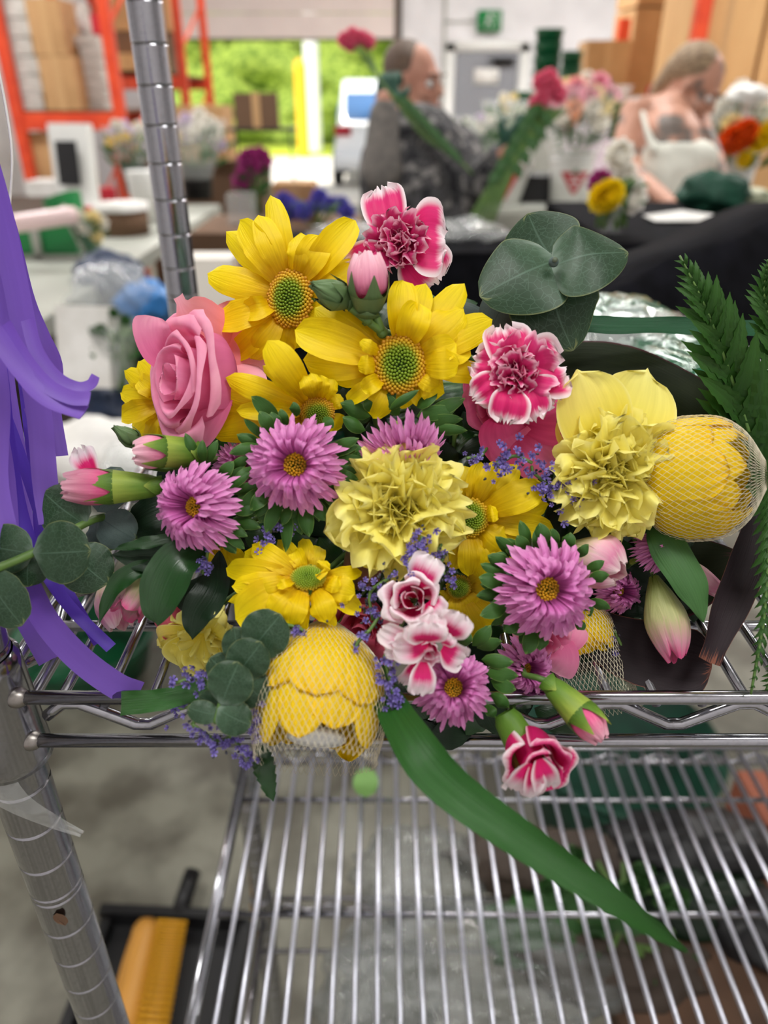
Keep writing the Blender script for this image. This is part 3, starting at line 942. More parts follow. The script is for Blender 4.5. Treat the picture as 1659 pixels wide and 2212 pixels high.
la = ring_leaves(640, 1005, 85, 150, 40, 150, 13, 32, 4) + ring_leaves(640, 1005, 85, 140, -160, -95, 5, 28, 5) + ring_leaves(640, 1005, 80, 140, -30, 40, 7, 26, 6) + \
    [(600, 905, 543, 856, 36), (640, 900, 633, 868, 26), (620, 1100, 617, 1193, 32), (700, 900, 720, 925, 24), (560, 960, 495, 980, 28), (555, 1010, 500, 1040, 26)]
aster('round lilac aster in the middle left, facing the front', (640, 1005), .292, 112, 32, -.05, 0, 31, leaves=la)
lb = ring_leaves(437, 1095, 70, 135, -60, 60, 11, 28, 7) + [(430, 990, 400, 935, 24), (450, 1000, 470, 950, 22), (440, 1000, 438, 950, 22), (500, 1020, 540, 985, 26)]
aster('lilac aster at the far left, tilted towards the rose', (430, 1095), .293, 108, 28, -.35, 0, 33, leaves=lb)
lc = [(800, 900, 735, 870, 40), (790, 930, 740, 900, 36), (805, 890, 795, 855, 34), (830, 880, 850, 840, 30), (840, 885, 905, 842, 20, 0), (900, 900, 985, 885, 34), (915, 915, 1000, 905, 30), (920, 900, 1005, 860, 34), (930, 930, 1010, 930, 26), (820, 950, 790, 960, 30), (800, 960, 765, 985, 26), (790, 980, 745, 1000, 26), (900, 880, 945, 850, 30), (860, 900, 830, 850, 30), (800, 1000, 770, 1040, 28), (790, 1030, 760, 1060, 26)]
aster('lilac aster seen edge-on above the ruffled pale yellow carnation', (868, 962), .302, 98, 26, .35, -1.4, 35, leaves=lc)
ld = ring_leaves(1178, 1272, 90, 150, -180, -80, 12, 34, 9) + ring_leaves(1178, 1272, 90, 140, 90, 190, 10, 34, 10) + ring_leaves(1178, 1272, 95, 135, -75, 60, 7, 28, 11)
aster('large lilac aster at the lower right, facing the front', (1177, 1270), .288, 116, 33, .1, 0, 37, leaves=ld)
le_ = [(1040, 1425, 1110, 1430, 34), (1050, 1450, 1120, 1460, 34), (1060, 1470, 1115, 1490, 32), (1060, 1500, 1100, 1530, 34), (1030, 1400, 1085, 1385, 34), (1020, 1395, 1060, 1350, 34), (1000, 1400, 1010, 1360, 30), (1050, 1520, 1070, 1550, 26)]
aster('lilac aster low in the bouquet beside the striped pink cluster', (978, 1487), .284, 90, 26, 0, .35, 39, leaves=le_)
aster('half hidden lilac aster behind the lower right leaves', (1128, 1440), .312, 70, 18, .2, 0, 41)
aster('small lilac aster beside the pale pink lily bud at right', (1404, 1196), .322, 46, 10, .4, .4, 43)
aster('dark lilac aster deep between the two left asters', (520, 1010), .322, 62, 16, .2, 0, 44)
aster('shaded lilac aster behind the pale pink bud, at right', (1330, 1275), .335, 52, 14, .2, 0, 45)


def carnation(label, c, z, R_, nx, ny, m1, seed, layers=((9, 1.0, 12, -6), (9, .92, 30, 8), (9, .78, 50, 30), (8, .6, 66, 52), (6, .42, 80, 66)), guards=(), ruf=.0062, jag=.0005, calyx=True, wide=.66, group=None, cat='flower', name='carnation'):
    r = random.Random(seed); cx, cy = c
    o = P(cx, cy, z); e1, e2, n = camframe(nx, ny); s = z / FPX
    t = thing(name, label, cat, o, group or 'carnations of the bouquet')
    base = o - n * (R_ * s * .5)
    for L, (cnt, f, E0, E1) in enumerate(layers):
        for k in range(cnt):
            a = 2 * pi * (k + r.uniform(-.3, .3) + .5 * L) / cnt
            d = e1 * math.cos(a) + e2 * math.sin(a); ln = R_ * s * 1.12 * f * r.uniform(.9, 1.08)
            ea, eb = math.radians(E0 + 40 + r.uniform(-8, 8)), math.radians(E1 + r.uniform(-12, 12))
            pts = [base.copy()]; q = base.copy()
            steps = 5
            for i in range(steps):
                e = ea + (eb - ea) * (i / (steps - 1)) ** .8
                q = q + (d * math.cos(e) + n * math.sin(e)) * (ln * 1.12 / steps)
                pts.append(q.copy())
            hw = ln * wide * (1.05 if L < 2 else .95)
            part(t, 'petal', m1, lambda m: blade(m, pts, hw, n + d * .01, w_fan, cup=r.uniform(-.1, .12), nu=25, nv=14, ruf=ruf * r.uniform(.7, 1.3) * (R_ * s / .028), rufk=r.choice([1.5, 2, 2.5, 3]), ph=r.uniform(0, 6.28), jag=jag, tipround=.28, roll=r.uniform(-.2, .2)))
    for g in guards:
        px, py, wd, lift = g[:4]; rufg = g[4] if len(g) > 4 else .0012
        A = o.lerp(base, .5); B = onplane(cx, cy, z, nx, ny, px, py, lift)
        Mx = A.lerp(B, .5) + n * .002
        part(t, 'petal', m1, lambda m: blade(m, [A, Mx, B], wd * s * .5, n, lambda q: (.25 + .75 * math.sin(pi / 2 * min(1, q / .6))) * (1 if q < .62 else math.sqrt(max(.0, 1 - ((q - .62) / .38) ** 2)) * .96 + .04), cup=.15, nu=15, nv=18, ruf=rufg, rufk=2, ph=r.uniform(0, 6), jag=.0006, tipround=.05))
    if calyx:
        part(t, 'calyx', M_calyx, lambda m: m.lathe(base + n * .004, -n, [(R_ * s * .26, 0), (R_ * s * .25, .006), (R_ * s * .2, .014), (.002, .02)], 12))
    stem_to(t, base - n * .015)
    return t


carnation('ruffled pale yellow carnation in the centre of the bouquet', (868, 1100), .292, 138, .1, 0, M_ycar, 51, guards=[(700, 1150, 130, -.004), (1005, 1165, 120, 0), (830, 1215, 90, -.002, .002), (985, 1010, 100, -.004)])
carnation('big pale yellow carnation at the right with two smooth wide petals above', (1328, 1020), .305, 134, .1, -.1, M_ycar, 53, guards=[(1246, 798, 168, -.001, .0012), (1398, 798, 190, -.009, .0006), (1466, 1062, 120, -.002), (1268, 1135, 130, .001), (1375, 1160, 130, -.002), (1215, 880, 120, -.012), (1445, 1100, 110, -.004), (1310, 1150, 120, -.003)])
carnation('pale yellow carnation hanging at the lower left below the dark leaves', (432, 1382), .31, 66, -.2, -.7, M_ycar, 55, layers=((8, 1.0, 10, -10), (7, .8, 30, 10)), guards=[(345, 1390, 120, 0, .002), (395, 1440, 120, .002, .003), (480, 1320, 90, .004, .004), (450, 1440, 100, .003, .003)], calyx=False)
carnation('magenta carnation with pale edges at the top of the bouquet', (858, 525), .318, 78, -.2, 0, M_pwm, 57, layers=((5, 1.0, 34, 22), (6, .9, 56, 44), (5, .75, 72, 64), (4, .5, 84, 76)), guards=[], ruf=.0045, name='carnation')
# its long outer petals are the white-edged ones
def extra_petals(label, name, cat, c, z, nx, ny, m1, petals, group, stem=True, lift0=0):
    cx, cy = c; o = P(cx, cy, z); e1, e2, n = camframe(nx, ny); s = z / FPX
    t = thing(name, label, cat, o, group)
    for (ax, ay, bx, by, wd, la_, lb_, ruf, jag) in petals:
        A = onplane(cx, cy, z, nx, ny, ax, ay, la_); B = onplane(cx, cy, z, nx, ny, bx, by, lb_)
        part(t, 'petal', m1, lambda m: blade(m, [A, A.lerp(B, .5) + n * .003, B], wd * s * .5, n, lambda q: (.3 + .7 * math.sin(pi / 2 * min(1, q / .6))) * (1 if q < .66 else math.sqrt(max(.0, 1 - ((q - .66) / .34) ** 2)) * .7 + .3), cup=.12, nu=17, nv=14, ruf=ruf, rufk=3, ph=bx, jag=jag, tipround=.04))
    if stem: stem_to(t, o - n * .008)
    return t
top = [o for o in COL.objects if o.get('label', '').startswith('magenta carnation')][0]
def guard(parent, c, z, nx, ny, ax, ay, bx, by, wd, la_, lb_, m1, ruf=.001, jag=.0012, cup=.12):
    cx, cy = c; e1, e2, n = camframe(nx, ny); s = z / FPX
    A = onplane(cx, cy, z, nx, ny, ax, ay, la_); B = onplane(cx, cy, z, nx, ny, bx, by, lb_)
    part(parent, 'petal', m1, lambda m: blade(m, [A, A.lerp(B, .5) + n * .003, B], wd * s * .5, n, lambda q: (.3 + .7 * math.sin(pi / 2 * min(1, q / .6))) * (1 if q < .7 else math.sqrt(max(.0, 1 - ((q - .7) / .3) ** 2)) * .6 + .4), cup=cup, nu=19, nv=14, ruf=ruf, rufk=3, ph=bx, jag=jag, tipround=.03), label='white-edged pink outer petal')
for g in [(850, 520, 822, 405, 100, -.002, -.006), (880, 520, 962, 520, 170, 0, -.002), (880, 540, 945, 610, 130, -.004, -.008), (850, 540, 745, 565, 60, 0, 0), (880, 505, 900, 462, 60, 0, -.003)]:
    guard(top, (858, 525), .318, -.2, 0, *g, M_pw)
carnation('deep pink carnation with white fringed edges at the upper right', (1118, 808), .298, 86, .05, .1, M_pwm, 59, layers=((5, 1.0, 28, 16), (6, .85, 50, 40), (5, .7, 68, 58), (4, .45, 82, 72)), ruf=.0042)
t2 = [o for o in COL.objects if o.get('label', '').startswith('deep pink carnation')][0]
for g in [(1110, 810, 1085, 705, 110, -.002, -.003), (1130, 810, 1218, 790, 150, 0, -.003), (1120, 830, 1158, 905, 90, 0, .002), (1105, 835, 1092, 912, 90, .002, .003), (1090, 820, 1025, 862, 80, 0, 0), (1090, 800, 1022, 780, 90, -.003, -.004), (1130, 830, 1200, 868, 80, -.001, -.001)]:
    guard(t2, (1118, 808), .298, .05, .1, *g, M_pw, ruf=.0014)


# ------------------------------------------------------------------ roses and cupped flowers
def rose(label, c, z, R_, n, m_in, m_out, seed, depth, turns=11, sq=1.0, outer=(), name='rose', group='roses of the bouquet', e_hint=None):
    r = random.Random(seed); o = P(c[0], c[1], z); s = z / FPX; Rm = R_ * s
    e1, e2, n = frame(n, e_hint or UP)
    t = thing(name, label, 'flower', o, group)
    base = o - n * depth
    for k in range(turns):
        f = (k + 1) / turns
        rr = Rm * (.12 + .82 * f ** .9); phi = k * 2.4 + r.uniform(-.2, .2)
        half = 1.75 - .75 * f
        h = depth * (1.0 - .25 * f * f) + .001
        op = .0 if k < 3 else .25 * f * Rm
        prof = [(rr * .35, 0), (rr * .9, h * .35), (rr * .92, h * .75), (rr + op * .5, h), (rr + op * 1.3, h * (1.02 - .06 * f))]
        part(t, 'petal', m_in if f < .8 else m_out, lambda m: cup_petal(m, base, e1, e2, n, phi, half, prof, rnd_tip=.14, ruf=.0012 * f, rufk=2, ph=r.uniform(0, 6), nu=15, nv=12, sq=sq))
    for og in outer:
        pts, wd, lab, mm, nr, kw = og
        part(t, 'petal', mm, lambda m: blade(m, [P(x, y, z + dz) for x, y, dz in pts], wd * s * .5, nr, nu=15, nv=18, **kw), label=lab)
    stem_to(t, base)
    return t


nr1 = (RT * -.72 + UP * .0 + BK * .8).normalized()
W1 = dict(wf=lambda q: (.35 + .65 * math.sin(pi / 2 * min(1, q / .45))) * (1 if q < .75 else math.sqrt(max(0, 1 - ((q - .75) / .25) ** 2)) * .55 + .45))
rose('large pink rose at the upper left, opening to the left', (364, 814), .302, 140, nr1, M_rose, M_rose, 61, .030, 12, sq=.8, outer=[
    ([(560, 775, .044), (500, 740, .032), (440, 700, .020), (402, 668, .008), (386, 640, .003)], 150, 'peach outer petal curling at its tip', M_roseo, BK, dict(cup=-.25, wf=lambda q: (.75 + .25 * q) * (1 if q < .5 else max(.16, 1 - (q - .5) / .4 * .95)), roll=(0, -.5))),
    ([(440, 770, .032), (520, 745, .032), (600, 780, .040)], 230, 'peach outer petal', M_roseo, BK, dict(cup=-.2, **W1)),
    ([(430, 850, .026), (500, 840, .024), (580, 830, .028)], 150, 'peach outer petal', M_roseo, (BK + UP * .3).normalized(), dict(cup=-.3, **W1)),
    ([(470, 760, .014), (465, 850, .004), (430, 925, .006), (395, 950, .010)], 76, 'pale folded outer petal', M_rose, (BK + RT * .5).normalized(), dict(cup=.5, **W1)),
    ([(400, 800, .02), (352, 760, .012), (332, 715, .006), (334, 684, .004)], 84, None, M_rose, BK, dict(cup=.3, **W1)),
])
rose('deep pink rose under the white-edged carnation', (1075, 880), .318, 78, (RT * -.4 + UP * -.5 + BK).normalized(), M_hot, M_hot, 63, .022, 9, outer=[
    ([(1120, 900, .006), (1185, 905, -.004), (1240, 900, -.008), (1278, 915, -.006)], 120, 'broad pink outer petal', M_hot, (BK + UP * .3).normalized(), dict(cup=-.15, **W1)),
    ([(1110, 920, .006), (1150, 960, -.004), (1200, 1000, -.006)], 130, 'broad pink outer petal', M_hot, BK, dict(cup=-.2, **W1)),
    ([(1080, 900, .004), (1090, 950, 0), (1130, 985, .002)], 110, None, M_hot, BK, dict(cup=.2, **W1)),
])
rose('coral pink rose between the netted bloom and the striped pink cluster', (775, 1365), .31, 66, (RT * -.15 + UP * -.45 + BK).normalized(), M_coral, M_coral, 65, .02, 8, outer=[
    ([(760, 1330, .012), (720, 1360, .004), (700, 1390, .004)], 90, None, M_coral, BK, dict(cup=-.3, **W1)),
    ([(790, 1330, .012), (770, 1380, .002), (775, 1420, .006)], 80, None, M_coral, BK, dict(cup=.4, **W1)),
    ([(800, 1350, .01), (820, 1400, .002), (815, 1440, .006)], 70, None, M_coral, BK, dict(cup=-.3, **W1)),
])
rose('pink rose half hidden below the large right aster', (1180, 1395), .312, 66, (RT * .2 + UP * -.4 + BK).normalized(), M_rose, M_rose, 67, .02, 8, outer=[
    ([(1190, 1360, .01), (1225, 1370, .004), (1245, 1340, .006)], 90, None, M_rose, BK, dict(cup=-.2, **W1)),
    ([(1180, 1380, .01), (1205, 1420, .004), (1190, 1450, .006)], 90, None, M_rose, BK, dict(cup=.2, **W1))])


def cupflower(label, c, z, R_, nx, ny, m1, seed, counts=((3, .35), (4, .6), (4, .9)), depth=.018, outer=(), open_=.25, name='spray_carnation', cat='flower', group='pink and white spray carnations', stem=True, jag=.0003):
    r = random.Random(seed); o = P(c[0], c[1], z); s = z / FPX; e1, e2, n = camframe(nx, ny)
    t = thing(name, label, cat, o, group); base = o - n * depth
    for L, (cnt, f) in enumerate(counts):
        for k in range(cnt):
            phi = 2 * pi * k / cnt + L * .7 + r.uniform(-.15, .15); rr = R_ * s * f
            h = depth * (1 - .18 * f) * r.uniform(.95, 1.08)
            prof = [(rr * .3, 0), (rr * .85, h * .4), (rr * .98, h * .8), (rr * (1 + open_ * f), h * 1.05)]
            part(t, 'petal', m1, lambda m: cup_petal(m, base, e1, e2, n, phi, 2.6 / cnt + .5, prof, rnd_tip=.3, ruf=.0007, rufk=3, ph=r.uniform(0, 6), nu=15, nv=12, jag=jag))
    for (ax, ay, bx, by, wd, la_, lb_) in outer:
        A = onplane(c[0], c[1], z, nx, ny, ax, ay, la_); B = onplane(c[0], c[1], z, nx, ny, bx, by, lb_)
        part(t, 'petal', M_wp, lambda m: blade(m, [A, A.lerp(B, .5) + n * .002, B], wd * s * .5, n, **W1, cup=.2, nu=13, nv=12, ruf=.0006, rufk=3, ph=bx, jag=.0003))
    if stem: stem_to(t, base)
    return t


def add_outer(t, c, z, nx, ny, outer, m1=None):
    e1, e2, n = camframe(nx, ny); s = z / FPX
    for (ax, ay, bx, by, wd, la_, lb_) in outer:
        A = onplane(c[0], c[1], z, nx, ny, ax, ay, la_); B = onplane(c[0], c[1], z, nx, ny, bx, by, lb_)
        part(t, 'petal', m1 or M_wp, lambda m: blade(m, [A, A.lerp(B, .5) + n * .002, B], wd * s * .5, n, **W1, cup=.2, nu=13, nv=12, ruf=.0006, rufk=3, ph=bx, jag=.0003))
GS = 'pink and white spray carnations'
tt = rose('upper cupped flower of the white and pink striped cluster', (888, 1293), .272, 56, (RT * -.1 + UP * .15 + BK).normalized(), M_wp, M_wp, 71, .017, 7, name='spray_carnation', group=GS)
add_outer(tt, (886, 1293), .272, -.15, .25, [(905, 1265, 935, 1202, 78, -.006, 0), (925, 1300, 952, 1330, 60, -.008, -.005)])
tt = rose('lower flower of the white and pink striped cluster', (930, 1412), .268, 34, (RT * .1 + UP * -.3 + BK).normalized(), M_wp, M_wp, 73, .012, 6, name='spray_carnation', group=GS)
add_outer(tt, (930, 1412), .268, .1, -.3, [(925, 1390, 850, 1395, 74, -.002, .001), (925, 1375, 880, 1350, 54, .001, .006), (955, 1370, 995, 1325, 80, -.003, .001), (955, 1400, 1003, 1425, 66, -.003, -.001), (915, 1430, 905, 1500, 60, -.001, .002), (900, 1390, 822, 1358, 56, -.006, -.002), (890, 1395, 830, 1402, 44, -.006, -.002), (900, 1430, 868, 1475, 40, -.007, -.005), (950, 1385, 975, 1372, 40, .003, .007), (925, 1372, 935, 1328, 60, .000, .002), (915, 1385, 925, 1345, 84, .003, .008)])


def bud(label, A, Mth, T, r0, r1, m_pet, m_cal, seed, teeth=5, npet=5, open_=.15, name='flower_bud', stem=True, z=.3, group='buds of the bouquet', stem_pt=None, cal=True, twist=.5):
    """A, Mth, T = (px,py,z) of calyx base, calyx mouth and petal tip; r0/r1 pixel radii"""
    r = random.Random(seed)
    a, m_, tp = P(*A), P(*Mth), P(*T); s = Mth[2] / FPX; n = (m_ - a).normalized(); e1, e2, _ = frame(n, BK)
    t = thing(name, label, 'flower bud', a, group)
    L = (m_ - a).length; n2 = (tp - m_).normalized(); L2 = (tp - m_).length; f1, f2, _ = frame(n2, BK)
    if cal:
        def cx_(mm):
            mm.lathe(a, n, [(r0 * s * .5, -.0015), (r0 * s * .8, L * .04), (r0 * s, L * .2), (r0 * s + (r1 - r0) * s * .5, L * .55), (r1 * s, L * .92)], 20)
            for k in range(teeth):
                ph = 2 * pi * k / teeth + .3
                cup_petal(mm, a, e1, e2, n, ph, pi / teeth * 1.08, [(r1 * s * .995, L * .9), (r1 * s * 1.02, L * 1.1), (r1 * s * .98, L * 1.1 + r1 * s * 1.0)], wf=lambda q: max(.03, (1 - q) ** .8), nu=7, nv=7, rnd_tip=0)
        part(t, 'calyx', m_cal, cx_)
        part(t, 'bract', m_cal, lambda mm: [cup_petal(mm, a, e1, e2, n, ph, 1.2, [(r0 * s * .95, -.001), (r0 * s * 1.12, L * .12), (r0 * s * 1.1, L * .3)], wf=lambda q: max(.05, 1 - q), nu=7, nv=6, rnd_tip=0) for ph in (0, pi)])
    for k in range(npet):
        ph = 2 * pi * k / npet + r.uniform(-.2, .2)
        LL = (tp - a).length; n3 = (tp - a).normalized(); g1, g2, _ = frame(n3, BK)
        if not cal:
            prof = [(r0 * s * .5, 0), (r1 * s * .66, LL * .25), (r1 * s, LL * .55), (r1 * s * .82, LL * .8), (r1 * s * (.42 + max(0, open_)), LL * r.uniform(.97, 1.04))]
            part(t, 'petal', m_pet, lambda mm: cup_petal(mm, a, g1, g2, n3, ph, pi / npet * 1.5, prof, rnd_tip=.16, ruf=.0006, rufk=3, ph=r.uniform(0, 6), nu=13, nv=16))
            continue
        prof = [(r1 * s * .55, -L * .3), (r1 * s * .93, 0), (r1 * s * (.95 + open_ * .7), L2 * .45), (r1 * s * (.55 + open_ * 1.6), L2 * .92)]
        part(t, 'petal', m_pet, lambda mm: cup_petal(mm, m_, f1, f2, n2, ph, pi / npet * 1.5, prof, rnd_tip=.15, ruf=.0005, rufk=3, ph=r.uniform(0, 6), nu=13, nv=11, jag=.0004))
    for k in range(3 if cal else 0):
        prof = [(r1 * s * .4, -L * .2), (r1 * s * .6, L2 * .4), (r1 * s * (.3 + open_ * .5), L2 * .97)]
        part(t, 'petal', m_pet, lambda mm: cup_petal(mm, m_, f1, f2, n2, k * 2.1 + .5, 1.3, prof, rnd_tip=.2, ruf=.0006, rufk=3, ph=k, nu=11, nv=9, jag=.0004))
    if stem: stem_to(t, a - n * .001, back=(FW * .6 - n * .8).normalized())
    return t


bud('pale carnation bud in front of the magenta carnation at the top', (795, 672, .300), (796, 625, .294), (792, 540, .292), 32, 44, M_bud, M_budg, 81, open_=.05)
tbud = bud('closed green bud between the two top yellow daisies', (752, 655, .300), (728, 640, .297), (668, 610, .292), 20, 34, M_budg, M_budg, 82, open_=-.28, npet=4)
def sp_stem(m):
    m.tube(spline([P(800, 665, .300), P(815, 690, .301), P(825, 715, .303)], 8), .0017, 8)
    m.tube(spline([P(752, 660, .3), P(790, 690, .299), P(828, 720, .304)], 8), .0017, 8)
    m.ball(P(795, 692, .299), .0022, 8, 6); m.ball(P(826, 718, .304), .0026, 8, 6)
part(tbud, 'branch', M_stem, sp_stem)
bud('pink carnation bud at the far left with a spread pale petal', (345, 1050, .305), (235, 1052, .300), (128, 1050, .296), 26, 38, M_budp, M_calyx, 83, open_=.12)
b3 = [o for o in COL.objects if o.get('label', '').startswith('pink carnation bud at the far left')][0]
guard(b3, (200, 1040), .30, 0, .2, 205, 1030, 172, 968, 60, 0, 0, M_wp, ruf=.001)
bud('short pale pink bud below the rose', (425, 978, .305), (345, 975, .297), (283, 978, .294), 32, 36, M_bud, M_calyx, 84, open_=.05)
bud('closed dark green bud pointing left below the rose', (305, 965, .315), (285, 948, .312), (243, 920, .308), 12, 22, M_budg, M_budg, 85, open_=-.3, npet=3)
b4 = rose('half open pink and white carnation hanging at the bottom', (1172, 1672), .262, 72, (RT * .12 + UP * -.35 + BK).normalized(), M_pwm, M_pw, 86, .024, 8, name='carnation', group='carnations of the bouquet')
def b4cal(m):
    a, c = P(1092, 1545, .282), P(1150, 1650, .278); n = (c - a).normalized(); L = (c - a).length
    m.lathe(a, n, [(.004, -.001), (.0055, L * .1), (.0062, L * .5), (.0078, L * .9), (.0085, L * 1.05)], 20)
part(b4, 'calyx', M_calyx, b4cal)
add_outer(b4, (1172, 1672), .262, .12, -.35, [(1150, 1650, 1110, 1705, 84, .004, .002)], M_wp)
add_outer(b4, (1172, 1672), .262, .12, -.35, [(1165, 1640, 1180, 1700, 60, .006, .003), (1150, 1655, 1152, 1718, 50, .006, .001)], M_wp)
bud('narrow pink-tipped bud at the bottom right of the bouquet', (1185, 1475, .290), (1260, 1548, .280), (1305, 1603, .276), 26, 38, M_budp, M_calyx, 87, open_=-.05)
bud('plump pale pink and cream lily bud at the right', (1235, 1180, .315), (1275, 1200, .306), (1345, 1240, .302), 30, 62, M_alst, M_calyx, 88, open_=-.1, npet=4, cal=False, name='alstroemeria_bud')
bud('drooping green and pink lily bud at the far right', (1412, 1245, .322), (1420, 1300, .316), (1462, 1425, .310), 20, 46, M_alstg, M_calyx, 89, open_=-.02, npet=4, cal=False, name='alstroemeria_bud')
bud('slim pink lily bud behind the broad green leaf at right', (1440, 1190, .335), (1490, 1235, .334), (1570, 1290, .334), 10, 22, M_alst, M_calyx, 90, open_=-.2, npet=3, cal=False, name='alstroemeria_bud')
bud('green streaked pink lily flower at the lower left', (330, 1230, .315), (310, 1265, .306), (270, 1330, .302), 20, 42, M_alstg, M_calyx, 91, open_=.35, npet=4, cal=False, name='alstroemeria_bud')
bud('drooping pink lily flower below the dark leaves at left', (350, 1290, .318), (345, 1320, .314), (375, 1372, .312), 16, 30, M_coral, M_calyx, 92, open_=.25, npet=4, cal=False, name='alstroemeria_bud')
bud('pale pink lily petals behind the left eucalyptus', (235, 1235, .335), (245, 1270, .33), (262, 1360, .325), 16, 44, M_alst, M_calyx, 93, open_=.1, npet=4, cal=False, name='alstroemeria_bud')
bud('wilted brown pink bloom under the central yellow carnation', (760, 1175, .318), (790, 1210, .314), (800, 1270, .314), 22, 44, mat('wilted petal', (150, 96, 84), .7, col2=(120, 110, 70), scale=80, transl=.2), M_calyx, 94, open_=.1, npet=4, cal=False)
# ------------------------------------------------------------------ foliage of the bouquet
rn = random.Random(99)


def sprig(label, name, cat, leaves, m_leaf, stem_pts=None, group=None, stem_r=.0013, hint=None, lab_stem=None, cup=-.15, wf=w_round, z0=None, m_stem=None, sw=.0):
    """leaves: (ax, ay, az, bx, by, bz, width_px[, mat, hint])"""
    o = P(*leaves[0][:3]) if z0 is None else z0
    t = thing(name, label, cat, o, group)
    for lf in leaves:
        a, b = P(*lf[:3]), P(*lf[3:6]); wd = lf[6] * (lf[2] + lf[5]) / 2 / FPX
        ml = lf[7] if len(lf) > 7 and lf[7] else m_leaf
        h = lf[8] if len(lf) > 8 else (BK + RT * rn.uniform(-.25, .25) + UP * rn.uniform(-.1, .35)).normalized()
        side = (b - a).cross(BK).normalized() * (wd * sw * rn.uniform(-1, 1))
        part(t, 'leaf', ml, lambda m: blade(m, [a, a.lerp(b, .5) + BK * (.1 * wd) + side, b], wd * .5, h, wf, cup=cup, nu=11, nv=15, ph=rn.uniform(0, 6), edgewave=.0005))
    if stem_pts:
        part(t, 'stem', m_stem or M_stem, lambda m: m.tube(spline([P(*p) for p in stem_pts], 14), stem_r, 8))
    return t


# big eucalyptus at the upper right
def fixleaf(parent, pts, hw_px, z, m, hint, cup=-.12, wf=w_round, **k):
    part(parent, 'leaf', m, lambda mm: blade(mm, [P(*p) for p in pts], hw_px * z / FPX, hint, wf, cup=cup, nu=15, nv=21, **k))
def w_heart(t): return max(.03, math.sin(pi * t ** .62) ** .6)
e1_ = thing('eucalyptus_branch', 'big round grey green eucalyptus leaves at the upper right of the bouquet', 'leaves', P(1196, 566, .32), 'eucalyptus of the bouquet')
fixleaf(e1_, [(1205, 560, .320), (1130, 590, .316), (1036, 640, .320)], 104, .318, M_euc, (BK + UP * .3 - RT * .2).normalized(), wf=lambda t: max(.03, math.sin(pi * t ** .75) ** .5))
fixleaf(e1_, [(1190, 575, .318), (1270, 550, .312), (1357, 545, .318)], 92, .315, M_euc, (BK + UP * .4 + RT * .3).normalized(), wf=w_heart)
fixleaf(e1_, [(1193, 545, .325), (1200, 660, .322), (1237, 758, .324)], 102, .322, M_euc, (BK + UP * .1).normalized(), wf=lambda t: max(.03, math.sin(pi * t ** .8) ** .55))
fixleaf(e1_, [(1200, 570, .334), (1165, 515, .336), (1140, 461, .336)], 92, .33, M_euc, (BK - UP * .3).normalized(), wf=w_broad)
fixleaf(e1_, [(1140, 620, .332), (1085, 665, .334), (1060, 712, .336)], 46, .33, M_eucs, BK)
fixleaf(e1_, [(1160, 640, .336), (1110, 700, .338), (1120, 740, .338)], 40, .33, M_eucs, BK)
fixleaf(e1_, [(1060, 690, .338), (1010, 668, .34), (985, 672, .342)], 16, .33, M_eucs, BK)
part(e1_, 'leaf_node', M_eucs, lambda m: (m.ball(P(1196, 566, .312), .0022, 10, 7), m.tube([P(1196, 566, .312), P(1199, 561, .309)], .0012, 8)))
part(e1_, 'stem', M_stem, lambda m: m.tube(spline([P(1196, 566, .316), P(1196, 566, .335), P(1150, 760, .38), BIND], 12), .0014, 8))
# left branch
L2 = [(72, 1196, .285, 196, 1190, .283, 138), (72, 1196, .290, -40, 1175, .29, 110), (150, 1185, .300, 232, 1262, .30, 118, M_euc), (185, 1135, .300, 92, 1062, .300, 118, M_euc),
      (-30, 1235, .28, 48, 1352, .28, 104), (66, 1200, .292, 60, 1268, .292, 84, M_euc), (216, 1118, .31, 292, 1165, .312, 92, M_eucs), (216, 1118, .314, 225, 1190, .314, 80, M_eucs), (210, 1105, .312, 262, 1010, .314, 90, M_eucs)]
sprig('eucalyptus branch with large round leaves reaching out at the far left', 'eucalyptus_branch', 'leaves', L2, M_euc, [(-40, 1240, .275), (0, 1225, .280), (70, 1195, .287), (150, 1150, .297), (215, 1118, .308), (300, 1110, .35)], 'eucalyptus of the bouquet', .0017)
def rl(cx, cy, rx, ry, nx_, ny_, z, m=None):
    """round leaf by its centre; attached towards node (nx_,ny_)"""
    d = math.hypot(cx - nx_, cy - ny_) or 1; ux, uy = (cx - nx_) / d, (cy - ny_) / d
    ext = abs(ux) * rx + abs(uy) * ry; wd = 2 * (abs(uy) * rx + abs(ux) * ry)
    return (cx - ux * ext, cy - uy * ext, z + .001, cx + ux * ext, cy + uy * ext, z, wd, m)
L3 = [rl(572, 1369, 40, 38, 553, 1392, .274), rl(513, 1394, 26, 36, 520, 1430, .276), rl(537, 1425, 36, 33, 522, 1445, .268), rl(480, 1443, 26, 24, 500, 1460, .278),
      rl(497, 1476, 40, 38, 485, 1505, .264), rl(545, 1487, 26, 34, 520, 1462, .270), rl(586, 1418, 20, 15, 560, 1415, .280), rl(439, 1537, 32, 18, 470, 1545, .266), rl(506, 1549, 32, 27, 478, 1535, .264), rl(455, 1512, 24, 14, 478, 1520, .272)]
sprig('small leaved eucalyptus sprig over the left side of the netted bloom', 'eucalyptus_sprig', 'leaves', L3, M_euc, [(466, 1562, .266), (472, 1540, .266), (484, 1500, .268), (522, 1444, .272), (553, 1392, .277), (600, 1340, .30)], 'eucalyptus of the bouquet', .0011)

